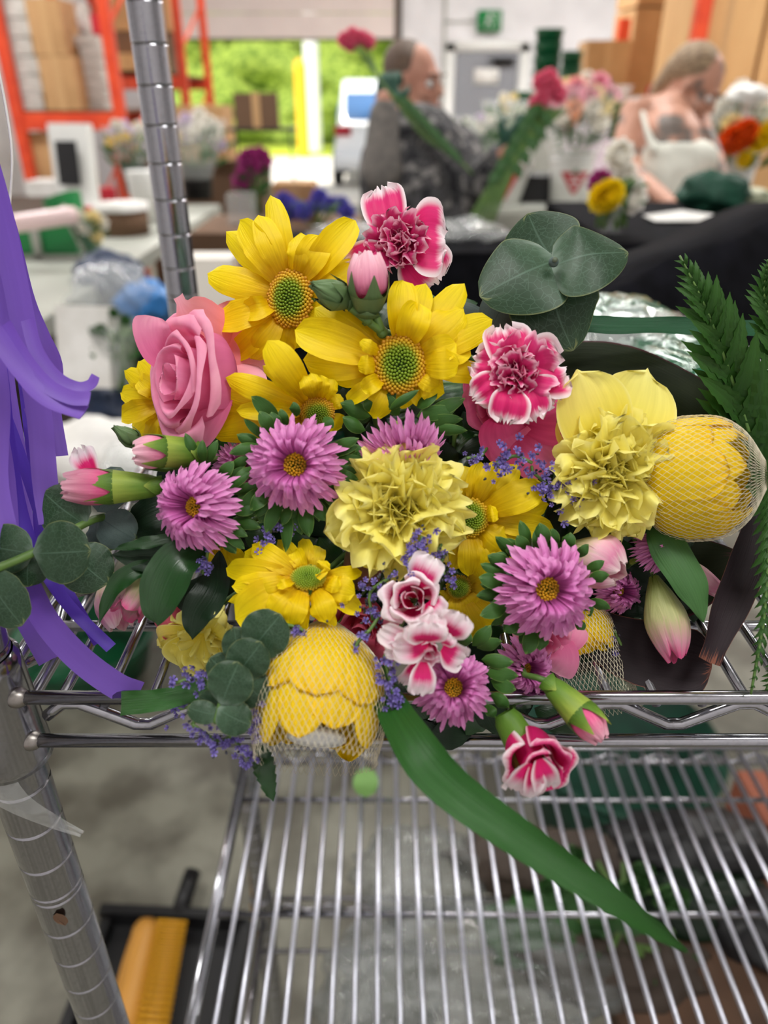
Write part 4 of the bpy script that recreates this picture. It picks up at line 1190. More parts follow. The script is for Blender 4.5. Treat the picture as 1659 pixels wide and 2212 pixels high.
# dark glossy leaves lower left
LR = [('broad glossy leaf below the left lilac aster', 'ruscus_leaf', [(455, 1185, .300), (385, 1215, .292), (345, 1300, .288), (340, 1352, .290)], 52, .29, M_rusc, w_leaf, .25),
      ('dark leaf folded behind the broad glossy leaf', 'ruscus_leaf', [(475, 1190, .315), (460, 1270, .300), (425, 1330, .296), (415, 1382, .296)], 40, .3, M_dleaf, w_leaf, .2),
      ('long dark horizontal leaf left of the lilac aster', 'ruscus_leaf', [(420, 1170, .305), (330, 1205, .302), (240, 1198, .302)], 34, .3, M_dleaf, w_leaf, .2),
      ('slim green leaf lying on top of the long dark leaf at left', 'ruscus_leaf', [(400, 1160, .300), (320, 1172, .298), (240, 1188, .300)], 14, .3, M_rusc, w_leaf, .2),
      ('curved leaf arching over the green streaked lily', 'ruscus_leaf', [(390, 1225, .308), (300, 1232, .300), (245, 1275, .298), (212, 1352, .298)], 22, .3, M_rusc, w_leaf, .3),
      ('dark rounded leaf behind the far left aster', 'ruscus_leaf', [(400, 1090, .325), (340, 1110, .32), (280, 1140, .32)], 50, .32, M_dleaf, w_round, .1),
      ('broad green leaf at the right under the netted yellow bloom', 'lily_leaf', [(1400, 1130, .318), (1440, 1170, .310), (1500, 1270, .304), (1520, 1345, .304)], 44, .305, mat('dummy', (0, 0, 0)), w_leaf, -.25),
      ('long lily grass blade hanging down in front of the lower shelf', 'grass_blade', [(800, 1440, .300), (870, 1570, .262), (960, 1690, .246), (1150, 1830, .238), (1330, 1950, .232), (1484, 2056, .230)], 54, .24, M_grassb, None, .35),
      ('short green blade pointing left at the lower left of the bouquet', 'grass_blade', [(470, 1480, .292), (360, 1510, .288), (262, 1520, .288)], 26, .29, M_grassb, lambda t: .75 + .25 * t, .2),
      ('blue green blade stretched sideways behind the big eucalyptus', 'grass_blade', [(1200, 700, .345), (1290, 704, .345), (1480, 706, .350), (1720, 716, .36)], 21, .35, M_bgrass, w_strap, .2),
      ('wide bronze green leaf arching behind the yellow carnation at right', 'cordyline_leaf', [(1150, 800, .37), (1290, 800, .36), (1440, 850, .355), (1590, 960, .352), (1640, 1060, .352)], 84, .355, M_cord, lambda t: max(.05, (min(1, .75 + t) * (1 - max(0, t - .6) / .4 * .8))), -.1),
      ('dark purple brown leaf curling round at the far right', 'cordyline_leaf', [(1640, 1080, .335), (1625, 1180, .325), (1570, 1320, .312), (1530, 1430, .306)], 42, .31, M_purl, lambda t: .55 + .45 * math.sin(pi * min(1, t * 1.1)), .35),
      ('dark purple leaf lying on the shelf at the lower right', 'cordyline_leaf', [(1190, 1290, .342), (1320, 1385, .331), (1450, 1425, .322), (1538, 1440, .316)], 72, .335, M_purl, lambda t: max(.05, min(1, .5 + t) * (1 if t < .8 else math.sqrt(max(0, 1 - ((t - .8) / .2) ** 2)))), .1),
      ('added dark leaf darkening the gap behind the drooping lily bud', 'cordyline_leaf', [(1300, 1290, .362), (1400, 1250, .356), (1500, 1230, .352), (1610, 1200, .350)], 100, .355, M_cord, w_leaf, .1),  # added leaf, its dark colour stands in for the deep shade here
      ('dark green leaf under the middle yellow daisies', 'lily_leaf', [(1180, 1090, .315), (1150, 1120, .312), (1120, 1160, .315)], 18, .31, M_rusc, w_leaf, .2),
      ('small toothed green leaf dangling below the netted bloom', 'toothed_leaf', [(560, 1610, .285), (572, 1660, .280), (590, 1732, .280)], 26, .28, M_rusc, lambda t: max(.03, math.sin(pi * t ** .8) ** .7 * (1 - .22 * ((t * 8) % 1))), .3)]
M_lily = petal_mat('matt lily leaf', [(0, (52, 92, 44)), (1, (64, 104, 54))], streak=.5, sfreq=22, transl=.1, mottle=.1, rough=.5)
for lab, nm, pts, hw, z, m_, wf_, cp in LR:
    if nm == 'lily_leaf': m_ = M_lily
    if wf_ is None: wf_ = lambda t: max(.03, (.55 + .45 * min(1, t * 3)) * (1 - max(0, t - .25) / .75) ** .55)
    mb = MB()
    blade(mb, [P(*p) for p in pts], hw * z / FPX, (BK + UP * .35).normalized(), wf_, cup=cp, nu=13, nv=49 if nm == 'toothed_leaf' else 40, edgewave=.0006)
    tag(mb.build(nm, m_, None, P(*pts[0])), lab, 'leaf', 'loose leaves and blades of the bouquet')

# ferns at the right edge
def fern(label, pts, Lp, z, seed, npin=17, flip=1):
    r = random.Random(seed); c = spline([P(*p) for p in pts], npin + 1); s = z / FPX
    t = thing('fern_frond', label, 'fern', c[0], 'fern fronds of the bouquet')
    part(t, 'stem', M_stem, lambda m: m.tube(c, lerp_list([.0014, .0005], len(c)), 6))
    for side in (-1, 1):
        def f(m):
            for k in range(1, npin):
                T = (c[k + 1] - c[k - 1]).normalized(); S = T.cross(BK).normalized() * side
                q = k / npin; ln = Lp * s * (math.sin(pi * min(1, q * .55 + .42)) ** .8) * (1 - q * .45) * r.uniform(.9, 1.1)
                d = (S * .5 + T * .87 + BK * r.uniform(-.1, .2)).normalized()
                A = c[k]; B = A + d * ln
                blade(m, [A, A.lerp(B, .5) + BK * .001, B - BK * .001], ln * .19, BK, lambda v: max(.03, (1 - v ** 2.2) * (1 - .3 * ((v * 6) % 1))), cup=.3, nu=5, nv=19)
        part(t, 'leaflets', M_fern, f, smooth=False)
    return t
fern('green fern frond rising at the right edge beside the black jacket', [(1640, 1010, .345), (1590, 850, .335), (1530, 680, .325), (1468, 552, .32)], 170, .33, 1)
fern('fern frond cut by the right edge of the picture', [(1700, 900, .35), (1680, 760, .34), (1650, 640, .335), (1660, 560, .33)], 110, .33, 2)
fern('dark fern frond between the bronze leaf and the right edge', [(1720, 1120, .36), (1640, 1000, .35), (1600, 860, .345), (1580, 740, .345)], 150, .35, 3)
fern('fern frond hanging down past the shelf at the right edge', [(1690, 950, .31), (1665, 1130, .305), (1650, 1330, .30), (1622, 1500, .298)], 80, .30, 4, 24)
fern('fern frond drooping at the extreme lower right', [(1760, 1150, .33), (1730, 1300, .32), (1690, 1420, .315), (1650, 1500, .31)], 100, .31, 5)

# statice
def statice(label, pts, z, n, spread, seed, dark=.3, size=7.5):
    r = random.Random(seed); s = z / FPX
    t = thing('statice_sprig', label, 'flower', P(pts[0][0], pts[0][1], z), 'violet statice of the bouquet')
    c = spline([P(x, y, z + (k * 0.0)) for k, (x, y) in enumerate(pts)], 12)
    part(t, 'stem', M_stem, lambda m: (m.tube(c, .0007, 6), m.tube([c[0], c[0].lerp(BIND, .3), BIND], .0007, 5)))
    spots = []
    for k in range(n):
        q = r.random(); b = c[min(11, int(q * 12))]
        spots.append(b + RT * r.gauss(0, spread * s * .5) + UP * r.gauss(0, spread * s * .5) + BK * r.uniform(0, .004))
    def fl(m):
        for k, p in enumerate(spots):
            if k < n * dark: continue
            nrm = (BK + RT * r.uniform(-.9, .9) + UP * r.uniform(-.9, .9)).normalized(); a1, a2, _ = frame(nrm)
            R0 = size * s * r.uniform(.7, 1.25)
            for j in range(5):
                a = 2 * pi * j / 5 + k; d = a1 * math.cos(a) + a2 * math.sin(a)
                blade(m, [p - nrm * R0 * .5, p + d * R0 * .5, p + d * R0 + nrm * R0 * .3], R0 * .42, nrm, w_fan, cup=-.2, nu=3, nv=4)
    part(t, 'florets', M_stat, fl)
    part(t, 'calyces', M_statc, lambda m: [m.lathe(p - BK * .001, (BK + RT * r.uniform(-.8, .8) + UP * r.uniform(-.8, .8)).normalized(), [(.0003, -size * s * .9), (size * s * .35, -size * s * .3), (size * s * .42, 0), (size * s * .15, size * s * .3)], 6) for p in spots])
    return t
ST = [('violet statice under the left and middle lilac asters', [(590, 1140), (575, 1165), (578, 1190)], .300, 34, 34), ('violet statice dangling below the far left aster', [(450, 1180), (445, 1215), (436, 1240)], .296, 18, 16),
      ('small violet statice tip right of the edge-on aster', [(1040, 985), (1008, 990)], .300, 14, 16), ('violet statice beside the broad pink rose petals', [(1070, 1010), (1110, 985), (1150, 1000)], .298, 46, 34),
      ('violet statice trail left of the big yellow carnation', [(1150, 1020), (1190, 1050), (1250, 1080)], .304, 60, 44), ('violet statice spike above the striped pink cluster', [(880, 1225), (900, 1190), (912, 1158)], .280, 40, 26),
      ('dark statice cluster left of the striped pink flowers', [(840, 1250), (800, 1280), (805, 1340)], .284, 80, 42), ('drooping statice in front of the coral rose', [(800, 1360), (775, 1385), (768, 1400)], .276, 12, 12),
      ('statice spike under the striped cluster, right of the netted bloom', [(830, 1420), (845, 1480), (852, 1520)], .272, 42, 22), ('statice sprig at the lower left above the short green blade', [(455, 1470), (420, 1465), (380, 1475)], .282, 34, 26),
      ('statice sprig behind the short green blade', [(450, 1500), (410, 1525), (372, 1535)], .296, 18, 20), ('statice sprig hanging under the small eucalyptus sprig', [(415, 1565), (470, 1600), (500, 1590)], .274, 44, 28),
      ('statice sprig beside the left edge of the netted bloom', [(590, 1520), (565, 1550), (545, 1580)], .272, 34, 26), ('statice tip hanging below the shelf rail', [(500, 1590), (525, 1620), (545, 1645)], .276, 30, 22),
      ('statice tip at the foot of the lower left daisy', [(600, 1345), (640, 1355), (655, 1362)], .282, 16, 14), ('statice buds right of the striped upper flower', [(950, 1220), (965, 1250), (980, 1265)], .284, 24, 20), ('statice buds beside the upper striped flower on the carnation', [(940, 1200), (965, 1195)], .284, 14, 14),
      ('small shaded statice in the dark gap at lower right', [(1330, 1370), (1345, 1400)], .33, 12, 22)]
for k, (lab, pts, z, n_, sp_) in enumerate(ST):
    statice(lab, pts, z, n_, sp_, 200 + k, .6 if 'dark' in lab or 'buds' in lab else .2)

# ------------------------------------------------------------------ netted yellow mums
def netted(label, top, end, prof, z, seed, n1=.62, n2=.8, open_end=True, spikes=62, rows=26, thr=.00012, npet=9, group='yellow mums in protective nets'):
    """axis from top to end; prof = radii in px along the axis"""
    r = random.Random(seed); a, b = P(*top), P(*end); n = (b - a).normalized(); e1, e2, _ = frame(n, BK); L = (b - a).length; s = z / FPX
    t = thing('netted_mum', label, 'flower', a, group)
    rad = [V((p * s, i / (len(prof) - 1) * L, 0)) for i, p in enumerate(prof)]
    sm = spline(rad, 40)
    def at(q):
        x = q * 39; k = min(int(x), 38); return sm[k].lerp(sm[k + 1], x - k)
    for lay, (cnt, f, rf) in enumerate(((npet, n1, .97), (npet, n2, .90), (npet - 2, n2 * .97, .78))):
        for k in range(cnt):
            ph = 2 * pi * (k + .5 * lay + r.uniform(-.15, .15)) / cnt
            qe = f * r.uniform(.88, 1.08)
            pf = [(at(qe * u).x * (rf - .02 * (u > .9)), at(qe * u).y) for u in (0, .15, .3, .5, .7, .85, 1)]
            part(t, 'petal', M_ymum, lambda m: cup_petal(m, a, e1, e2, n, ph, pi / cnt * 1.45, pf, wf=lambda q: .9 if q < .7 else max(.1, .9 * math.sqrt(max(0, 1 - ((q - .7) / .3) ** 2))) + .05, rnd_tip=.01, ruf=.0007, rufk=4, ph=r.uniform(0, 6), nu=13, nv=30))
    part(t, 'flower_heart', M_dleaf, lambda m: m.lathe(a, n, [(.001, L * .05), (at(.3).x * .7, L * .3), (at(.5).x * .66, L * .55), (.001, L * .58)], 16))
    def net(m):
        tw = 2 * pi / spikes * (rows / 2.0)
        for sg in (-1, 1):
            for k in range(spikes):
                ph0 = 2 * pi * k / spikes; pts = []
                steps = 44
                for i in range(steps + 1):
                    q = i / steps; v = at(q); ph = ph0 + sg * tw * q
                    rr = v.x * (1.015 + .006 * math.sin(rows * pi * q + (0 if sg > 0 else pi)))
                    if open_end and q > .97: rr *= 1 + (r.random() - .3) * .06
                    pts.append(a + (e1 * math.cos(ph) + e2 * math.sin(ph)) * rr + n * v.y)
                m.tube(pts, thr, 3, cap=False)
    part(t, 'net', M_thread, net)
    stem_to(t, a)
    return t
netted('netted yellow mum at the bottom left, hanging over the shelf rail', (706, 1345, .300), (680, 1650, .272), [24, 90, 130, 144, 146, 138, 124], .28, 301, .64, .86, thr=.00009)
netted('netted yellow mum at the far right below the bronze leaf', (1390, 1040, .325), (1655, 1025, .300), [60, 112, 132, 138, 138, 136, 130, 114, 84, 30], .305, 303, .72, .82, open_end=False, thr=.00009)
netted('netted yellow mum low at the right behind the lilac aster', (1225, 1290, .345), (1290, 1540, .335), [30, 72, 84, 84, 88, 90, 92], .338, 305, .42, .5)
part([o for o in COL.objects if o.get('label', '').startswith('netted yellow mum at the bottom')][0], 'support_cup', M_whitep, lambda m: m.lathe(P(683, 1596, .279), (P(712, 1335, .300) - P(678, 1640, .272)).normalized(), [(.0001, .004), (.006, .0035), (.0105, .002), (.0115, 0), (.010, -.001)], 20))

# ------------------------------------------------------------------ made-up dark leaves that darken the gaps behind the flower heads
FG = 'added dark greenery behind the flower heads'
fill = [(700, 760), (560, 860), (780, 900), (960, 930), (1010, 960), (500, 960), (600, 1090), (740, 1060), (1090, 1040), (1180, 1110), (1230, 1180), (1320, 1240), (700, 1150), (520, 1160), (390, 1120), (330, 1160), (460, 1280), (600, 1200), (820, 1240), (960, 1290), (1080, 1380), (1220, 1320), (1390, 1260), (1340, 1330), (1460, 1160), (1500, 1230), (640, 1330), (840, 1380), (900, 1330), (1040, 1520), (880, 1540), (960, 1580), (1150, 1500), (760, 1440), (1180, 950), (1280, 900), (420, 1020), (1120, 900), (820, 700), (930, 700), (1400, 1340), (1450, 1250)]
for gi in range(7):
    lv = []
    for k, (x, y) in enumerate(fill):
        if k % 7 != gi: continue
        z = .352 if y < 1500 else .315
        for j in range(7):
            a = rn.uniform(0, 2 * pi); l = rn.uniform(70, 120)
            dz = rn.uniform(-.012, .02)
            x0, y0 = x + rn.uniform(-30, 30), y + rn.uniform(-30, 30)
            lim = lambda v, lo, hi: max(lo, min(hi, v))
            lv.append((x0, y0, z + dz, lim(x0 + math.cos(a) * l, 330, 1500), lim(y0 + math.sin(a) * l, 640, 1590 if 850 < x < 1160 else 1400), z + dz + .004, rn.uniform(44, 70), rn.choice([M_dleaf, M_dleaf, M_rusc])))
    sprig('added leafy greenery darkening the gaps behind the flowers', 'gap_filler_sprig', 'leaves', lv, M_dleaf, [(lv[0][0], lv[0][1], .35), (lv[0][0] * .5 + 480, 1150, .40), (1050, 1110, .5)], FG, cup=-.1, wf=w_leaf, z0=P(900, 1150, .40))
# wrap of green paper round the stems
def wrap(m):
    a, b = P(900, 1120, .375), BIND + V((.01, .06, -.01)); n = (b - a).normalized(); e1, e2, _ = frame(n, RT); L = (b - a).length
    rows = []
    for j in range(14):
        q = j / 13; rad = .085 * (1 - q) ** 1.2 + .018 + .0
        rows.append([a + n * L * q + (e1 * math.cos(2 * pi * i / 40) * rad * 1.2 + e2 * math.sin(2 * pi * i / 40) * rad * .62) * (1 + .06 * math.sin(i * 2.5) * (1 - q)) for i in range(40)])
    m.grid(rows, True)
tag(simple('bouquet_wrap', 'x', 'x', M_sleeveg, wrap, BIND, smooth=True), 'dark green wrap gathered round the bouquet stems behind the flowers', 'wrapping')
simple('stem_tie', 'clear rubber band tying the stems together on the shelf', 'rubber band', M_thread, lambda m: m.tube([BIND + V((math.cos(a / 12 * 2 * pi) * .022, .045, math.sin(a / 12 * 2 * pi) * .022 - .006)) for a in range(13)], .0015, 6, cap=False), smooth=True)

# ------------------------------------------------------------------ purple ribbons on the left
RB = [([(-30, 480, .335), (6, 640, .335), (16, 820, .335), (44, 1000, .335), (60, 1180, .335)], 17, M_ribbon, -.3, 'purple ribbon in the middle of the hanging bunch'),
      ([(-50, 380, .345), (-6, 560, .345), (46, 760, .345), (72, 960, .345), (88, 1120, .345), (70, 1260, .345)], 16, M_ribbon2, .3, 'violet ribbon just right of the middle of the hanging bunch'),
      ([(-80, 520, .29), (-30, 700, .29), (-4, 860, .29), (-8, 1040, .29), (20, 1180, .29)], 24, M_ribbon, .2, 'purple ribbon cut by the left edge of the picture'),
      ([(-60, 250, .30), (-8, 420, .30), (32, 600, .30), (62, 760, .30), (86, 900, .30), (98, 1040, .30), (112, 1130, .30)], 26, M_ribbon, 0, 'wide purple ribbon hanging straight at the left edge'),
      ([(-40, 300, .32), (20, 480, .32), (60, 640, .32), (92, 720, .32), (122, 790, .325), (118, 880, .33), (134, 985, .33)], 13, M_ribbon, .3, 'purple ribbon passing in front of the far left worktable edge'),
      ([(60, 690, .285), (80, 760, .282), (120, 815, .28), (165, 838, .28), (196, 832, .28), (208, 812, .28)], 15, M_ribbon, .8, 'short purple ribbon curling to the right beside the rose'),
      ([(10, 700, .275), (50, 770, .272), (100, 830, .27), (150, 858, .268), (194, 862, .268)], 16, M_ribbon, .3, 'purple ribbon with a notched end beside the rose'),
      ([(-60, 640, .27), (-10, 720, .27), (45, 800, .27), (100, 860, .268), (182, 893, .268)], 20, M_ribbon, .5, 'purple ribbon sweeping right in front of the others'),
      ([(-40, 620, .31), (0, 780, .31), (20, 960, .31), (50, 1120, .31), (90, 1220, .31), (150, 1310, .31), (240, 1400, .31)], 13, M_ribbon2, .4, 'deep violet ribbon hanging behind the eucalyptus'),
      ([(-50, 760, .30), (-14, 900, .30), (10, 1040, .30), (16, 1200, .30), (-10, 1300, .30)], 22, M_ribbon, .2, 'purple ribbon behind the left eucalyptus branch'),
      ([(0, 860, .325), (50, 1000, .325), (92, 1130, .325), (120, 1230, .325), (212, 1390, .325)], 12, M_ribbon2, .6, 'violet ribbon running down to the shelf rail'),
      ([(60, 1260, .300), (100, 1340, .298), (170, 1420, .300), (250, 1480, .305), (300, 1500, .31)], 28, M_ribbon, .3, 'purple ribbon end lying over the shelf wires'),
      ([(0, 1240, .315), (50, 1320, .315), (85, 1380, .315), (110, 1425, .318)], 26, M_ribbon, .1, 'short purple ribbon end beside the post collar'),
      ([(60, 880, .335), (88, 960, .335), (104, 1060, .335), (128, 1120, .335)], 9, M_ribbon, .1, 'narrow purple ribbon farthest right of the bunch'),
      ([(-50, 560, .34), (-10, 760, .34), (20, 940, .34), (50, 1100, .34), (60, 1280, .34)], 15, M_ribbon2, .1, 'violet ribbon at the back of the bunch')]
for pts, hw, m_, rl_, lab in RB:
    mb = MB(); z = pts[0][2]
    if pts[0][0] < 0 and pts[0][1] < 800: pts = [(-130, -160, .31), (-105, 40 + pts[0][1] * .3, .5 * (z + .31))] + pts
    blade(mb, [P(*p) for p in pts], hw * z / FPX, (BK + RT * .3).normalized(), w_strap, cup=.12, nu=7, nv=40, roll=(-.3, rl_))
    tag(mb.build('ribbon', m_, None, P(*pts[0])), lab, 'ribbon', 'purple ribbons hanging at the left')
simple('clear_string', 'thin pale string hanging at the left edge beside the ribbons', 'string', M_whitem, lambda m: m.tube(spline([P(-10, 120, .33), P(12, 230, .33), P(26, 340, .33), P(20, 480, .33), P(30, 620, .33)], 20), .0006, 6), smooth=True)
simple('fallen_leaf', 'small light green leaf lying at the back of the lower shelf', 'leaf', mat('light green leaf', (128, 176, 92), .6, transl=.3), lambda m: blade(m, [PH(790, 1722, ZL + .004), PH(790, 1690, ZL + .012), PH(790, 1658, ZL + .004)], .014, V((0, -.5, 1)), w_round, nu=9, nv=10), smooth=True)
# ------------------------------------------------------------------ workroom behind
def bx(name, label, cat, c, d, m, rot=0, group=None, tape=None):
    """c = centre of the underside"""
    c = V(c)
    if tape is None:
        def f(mm): mm.box((c.x, c.y, c.z + d[2] / 2), d, rot)
        return simple(name, label, cat, m, f, (c.x, c.y, c.z), group)
    t = thing(name, label, cat, c, group)
    part(t, 'carton', m, lambda mm: mm.box((c.x, c.y, c.z + d[2] / 2), d, rot), False)
    def tp(mm):
        mm.box((c.x, c.y, c.z + d[2] / 2), (.05, d[1] + .004, d[2] + .004), rot)
    part(t, 'tape', M_tape, tp, False)
    return t


def rack(label, x0, x1, y, uprights, beams, depth=.9, bm=.075):
    """a run of orange pallet racking standing at forward distance y, going back by depth"""
    t = thing('pallet_rack', label, 'rack', ((x0 + x1) / 2, y, 0), None)
    for ux in uprights:
        for dy in (0, depth):
            part(t, 'upright', M_orange, lambda m: m.box((ux, y + dy, 1.9), (bm, .07, 3.8)), False)
        part(t, 'brace', M_orange, lambda m: [m.tube([(ux, y, z), (ux, y + depth, z + .5)], .015, 6) for z in (.3, 1.1, 1.9, 2.7)])
    for h in beams:
        for dy in (0, depth):
            part(t, 'beam', M_orange, lambda m: m.box(((x0 + x1) / 2, y + dy, h), (x1 - x0, .05, .11)), False)
        part(t, 'shelf_board', M_cardd, lambda m: m.box(((x0 + x1) / 2, y + depth / 2, h + .06), (x1 - x0 - .1, depth, .02)), False)
    return t


# left racking
ya = 5.9
xa, xb = PY(42, 262, ya).x, PY(262, 262, ya).x
hb = PY(150, 262, ya).z
rack('near orange rack at the left holding stacks of white trays', xa - .0, xb, ya, (xa, xb), (hb, 3.0), 1.0)
yb_ = 8.6
xc, xd = PY(398, 180, yb_).x, PY(270, 180, yb_).x
rack('far orange rack at the left beside the garage opening', xd - .6, xc, yb_, (xd - .6, xc), (PY(390, 178, yb_).z, 3.2), 1.2)
zt = hb + .07
GW = 'stacks of white trays on the left rack'
for k, (px0, px1, top, ycol) in enumerate([(64, 116, -40, .25), (128, 178, 10, .45), (178, 208, 0, .6), (204, 246, 78, .35)]):
    x0, x1 = PY(px0, 200, ya + ycol).x, PY(px1, 200, ya + ycol).x; ztop = min(PY(px0, top, ya + ycol).z, 2.85)
    nrow = 7
    for j in range(nrow):
        h = (ztop - zt) / nrow
        bx('foam_tray', ['white tray, left stack on the left rack', 'white tray, stack behind the tan carton', 'white tray, narrow stack right of the carton', 'white tray, low stack at the rack end'][k] + ', ' + ['lowest', 'second from bottom', 'third from bottom', 'middle one', 'third from top', 'second from top', 'topmost'][j], 'tray', ((x0 + x1) / 2 + .012 * ((j * 7) % 3 - 1), ya + ycol, zt + h * j), (x1 - x0, .4, h * .93), M_foam, 0, GW)
c0 = PY(152, 230, ya + .1)
bx('cardboard_box', 'tan carton between the white trays, lower of two', 'box', (c0.x, ya + .12, zt), (.24, .3, .32), M_card, tape=1)
bx('cardboard_box', 'tan carton between the white trays, upper of two', 'box', (c0.x - .02, ya + .12, zt + .325), (.22, .3, .32), M_card, tape=1)
bx('pink_box', 'small red box high on the left rack behind the orange upright', 'box', (PY(205, 70, ya + .3).x, ya + .5, PY(205, 76, ya + .5).z), (.1, .2, .12), M_red)
for k in range(4):
    bx('cardboard_box', 'brown carton stacked on the far left rack, ' + ['lowest', 'second', 'third', 'topmost'][k] + ' of four', 'box', (xd + .15 + .03 * (k % 2), yb_ + .3, PY(390, 178, yb_).z + .08 + k * .36), (.62, .5, .35), M_cardd if k % 2 == 0 else M_card, 0, 'cartons on the far left rack', tape=1)
bx('yellow_tray', 'flat yellow box on the far left rack', 'box', (PY(285, 150, yb_).x, yb_ - .0, PY(285, 160, yb_).z + .03), (.34, .3, .14), M_card2)

# left worktable
TH = .90
xe = PH(340, 530, TH).x
tb = thing('worktable', 'long pale grey worktable running along the left side', 'table', (xe - .45, 3.4, 0))
part(tb, 'tabletop', M_grey, lambda m: m.box((xe - .45, 3.45, TH - .03), (.9, 3.4, .06)), False)
for lx in (xe - .08, xe - .82):
    for ly in (1.95, 3.4, 5.0):
        part(tb, 'leg', M_black, lambda m: m.box((lx, ly, (TH - .06) / 2), (.05, .05, TH - .06)), False)
part(tb, 'lower_shelf', M_dark, lambda m: m.box((xe - .5, 3.45, .30), (.75, 3.2, .03)), False)
tb2 = thing('worktable', 'dark lower bench under the left window side behind the racks', 'table', (xe - 1.4, 4.6, 0))
part(tb2, 'tabletop', M_dark, lambda m: m.box((xe - 1.45, 4.4, .88), (1.0, 2.4, .05)), False)
for lx in (xe - 1.0, xe - 1.9):
    part(tb2, 'leg', M_black, lambda m: m.box((lx, 5.4, .43), (.05, .05, .86)), False)
    part(tb2, 'leg', M_black, lambda m: m.box((lx, 3.3, .43), (.05, .05, .86)), False)


def on(px, py, h=TH):
    return PH(px, py, h)


def flower_head(m, c, r, n=9, seed=1):
    rr = random.Random(seed)
    m.ball(c, r * .55, 8, 6)
    for L in range(2):
        for k in range(n):
            a = 2 * pi * k / n + L * .3; el = .2 + L * .7
            d = V((math.cos(a) * math.cos(el), -math.sin(el) * .9, math.sin(a) * math.cos(el) + .1))
            d2 = V((math.cos(a), 0, math.sin(a))) * math.cos(el) + V((0, -1, .3)) * math.sin(el)
            blade(m, [c, c + d2 * r * .6, c + d2 * r], r * .34, V((0, -1, .4)), w_round, cup=.4, nu=4, nv=5)


def posy(label, base, h, rad, heads, sleeve=M_clear, seed=1, group=None, leafy=True, hr=.035, stem_h=None):
    """bunch of flowers standing in a container: foliage, stems, each bloom a part, clear sleeve"""
    r = random.Random(seed); base = V(base)
    t = thing('flower_bunch', label, 'flowers', base, group)
    if leafy:
        def fol(m):
            for k in range(46):
                a = r.uniform(0, 2 * pi); q = r.random() ** .5 * rad; z0 = h * r.uniform(.35, .8)
                p = base + V((math.cos(a) * q, math.sin(a) * q, z0)); d = V((math.cos(a) * .5, math.sin(a) * .5, r.uniform(.2, 1))).normalized()
                blade(m, [p, p + d * h * .12, p + d * h * .24 + V((0, 0, -.01))], h * .035, V((0, -1, .5)), w_leaf, nu=3, nv=5)
        part(t, 'foliage', M_lily, fol)
    part(t, 'stems', M_stem, lambda m: [m.tube([base + V((math.cos(k) * .03, math.sin(k) * .03, .005)), base + V((math.cos(k * 2.4) * rad * .7, math.sin(k * 2.4) * rad * .7, h * .9))], .004, 5) for k in range(12)])
    for k, (mm, cnt, sc_) in enumerate(heads):
        for j in range(cnt):
            a = r.uniform(0, 2 * pi); q = math.sqrt(r.random()) * rad
            c = base + V((math.cos(a) * q, math.sin(a) * q, h * (1 - .35 * (q / rad) ** 2) + r.uniform(-.04, .04)))
            part(t, 'bloom', mm, lambda m: flower_head(m, c, hr * sc_ * r.uniform(.8, 1.2), seed=j))
    if sleeve:
        part(t, 'sleeve', sleeve, lambda m: m.lathe(base, V((0, 0, 1)), [(rad * .35, h * .05), (rad * .7, h * .4), (rad * 1.05, h * .75), (rad * 1.2, h * .98)], 22))
    return t


def bucket(label, p, h, r0, r1, m, logo=False, group=None, name='bucket', rim=True, tilt=None):
    p = V(p); ax = V((0, 0, 1)) if tilt is None else V(tilt).normalized()
    t = thing(name, label, 'bucket', p, group)
    part(t, 'body', m, lambda mm: mm.lathe(p, ax, [(.001, 0), (r0, 0), (r0 + (r1 - r0) * .8, h * .8), (r1, h), (r1 - .006, h), (r0 - .004, .01), (.001, .01)], 28))
    if rim:
        part(t, 'rim', m, lambda mm: mm.lathe(p, ax, [(r1 * .97, h * .84), (r1 * 1.03, h * .85), (r1 * 1.03, h * .88), (r1 * .98, h * .89), (r1 * 1.0, h * .98), (r1 * 1.05, h * .985), (r1 * 1.04, h), (r1 * .99, h)], 28))
    if logo:
        # red triangle with small leaf and white strokes, wrapped on the bucket's front
        def tri(mm, k, dz, dr, w_top):
            rows = []
            for j in range(7):
                q = j / 6; z = h * .66 - q * h * .42 + dz; half = (w_top * (1 - q) + .012) / r1
                rr = r0 + (r1 - r0) * z / h + dr
                rows.append([p + V((math.sin(-half + 2 * half * i / 8) * rr, -math.cos(-half + 2 * half * i / 8) * rr, z)) for i in range(9)])
            mm.grid(rows)
        part(t, 'red_triangle_logo', M_red, lambda mm: tri(mm, 1, 0, .0015, r0 * .78), label='red triangle emblem')
        def strokes(mm):
            for sx, zz, wd, ht in ((-.02, .56, .03, .012), (.025, .56, .03, .012), (0, .47, .05, .010), (0, .39, .026, .012)):
                rr = r0 + (r1 - r0) * zz + .004
                mm.box(p + V((sx, -math.sqrt(rr * rr - sx * sx) - .001, h * zz)), (wd, .003, ht))
        part(t, 'white_logo_strokes', M_whitep, strokes, False)
        part(t, 'green_logo_leaf', M_green, lambda mm: [mm.ball(p + V((dx, -(r0 + (r1 - r0) * .66) - .002, h * (.655 + dz))), .011, 6, 5, (1, .3, 1)) for dx, dz in ((0, .02), (-.011, 0), (.011, 0))])
    return t


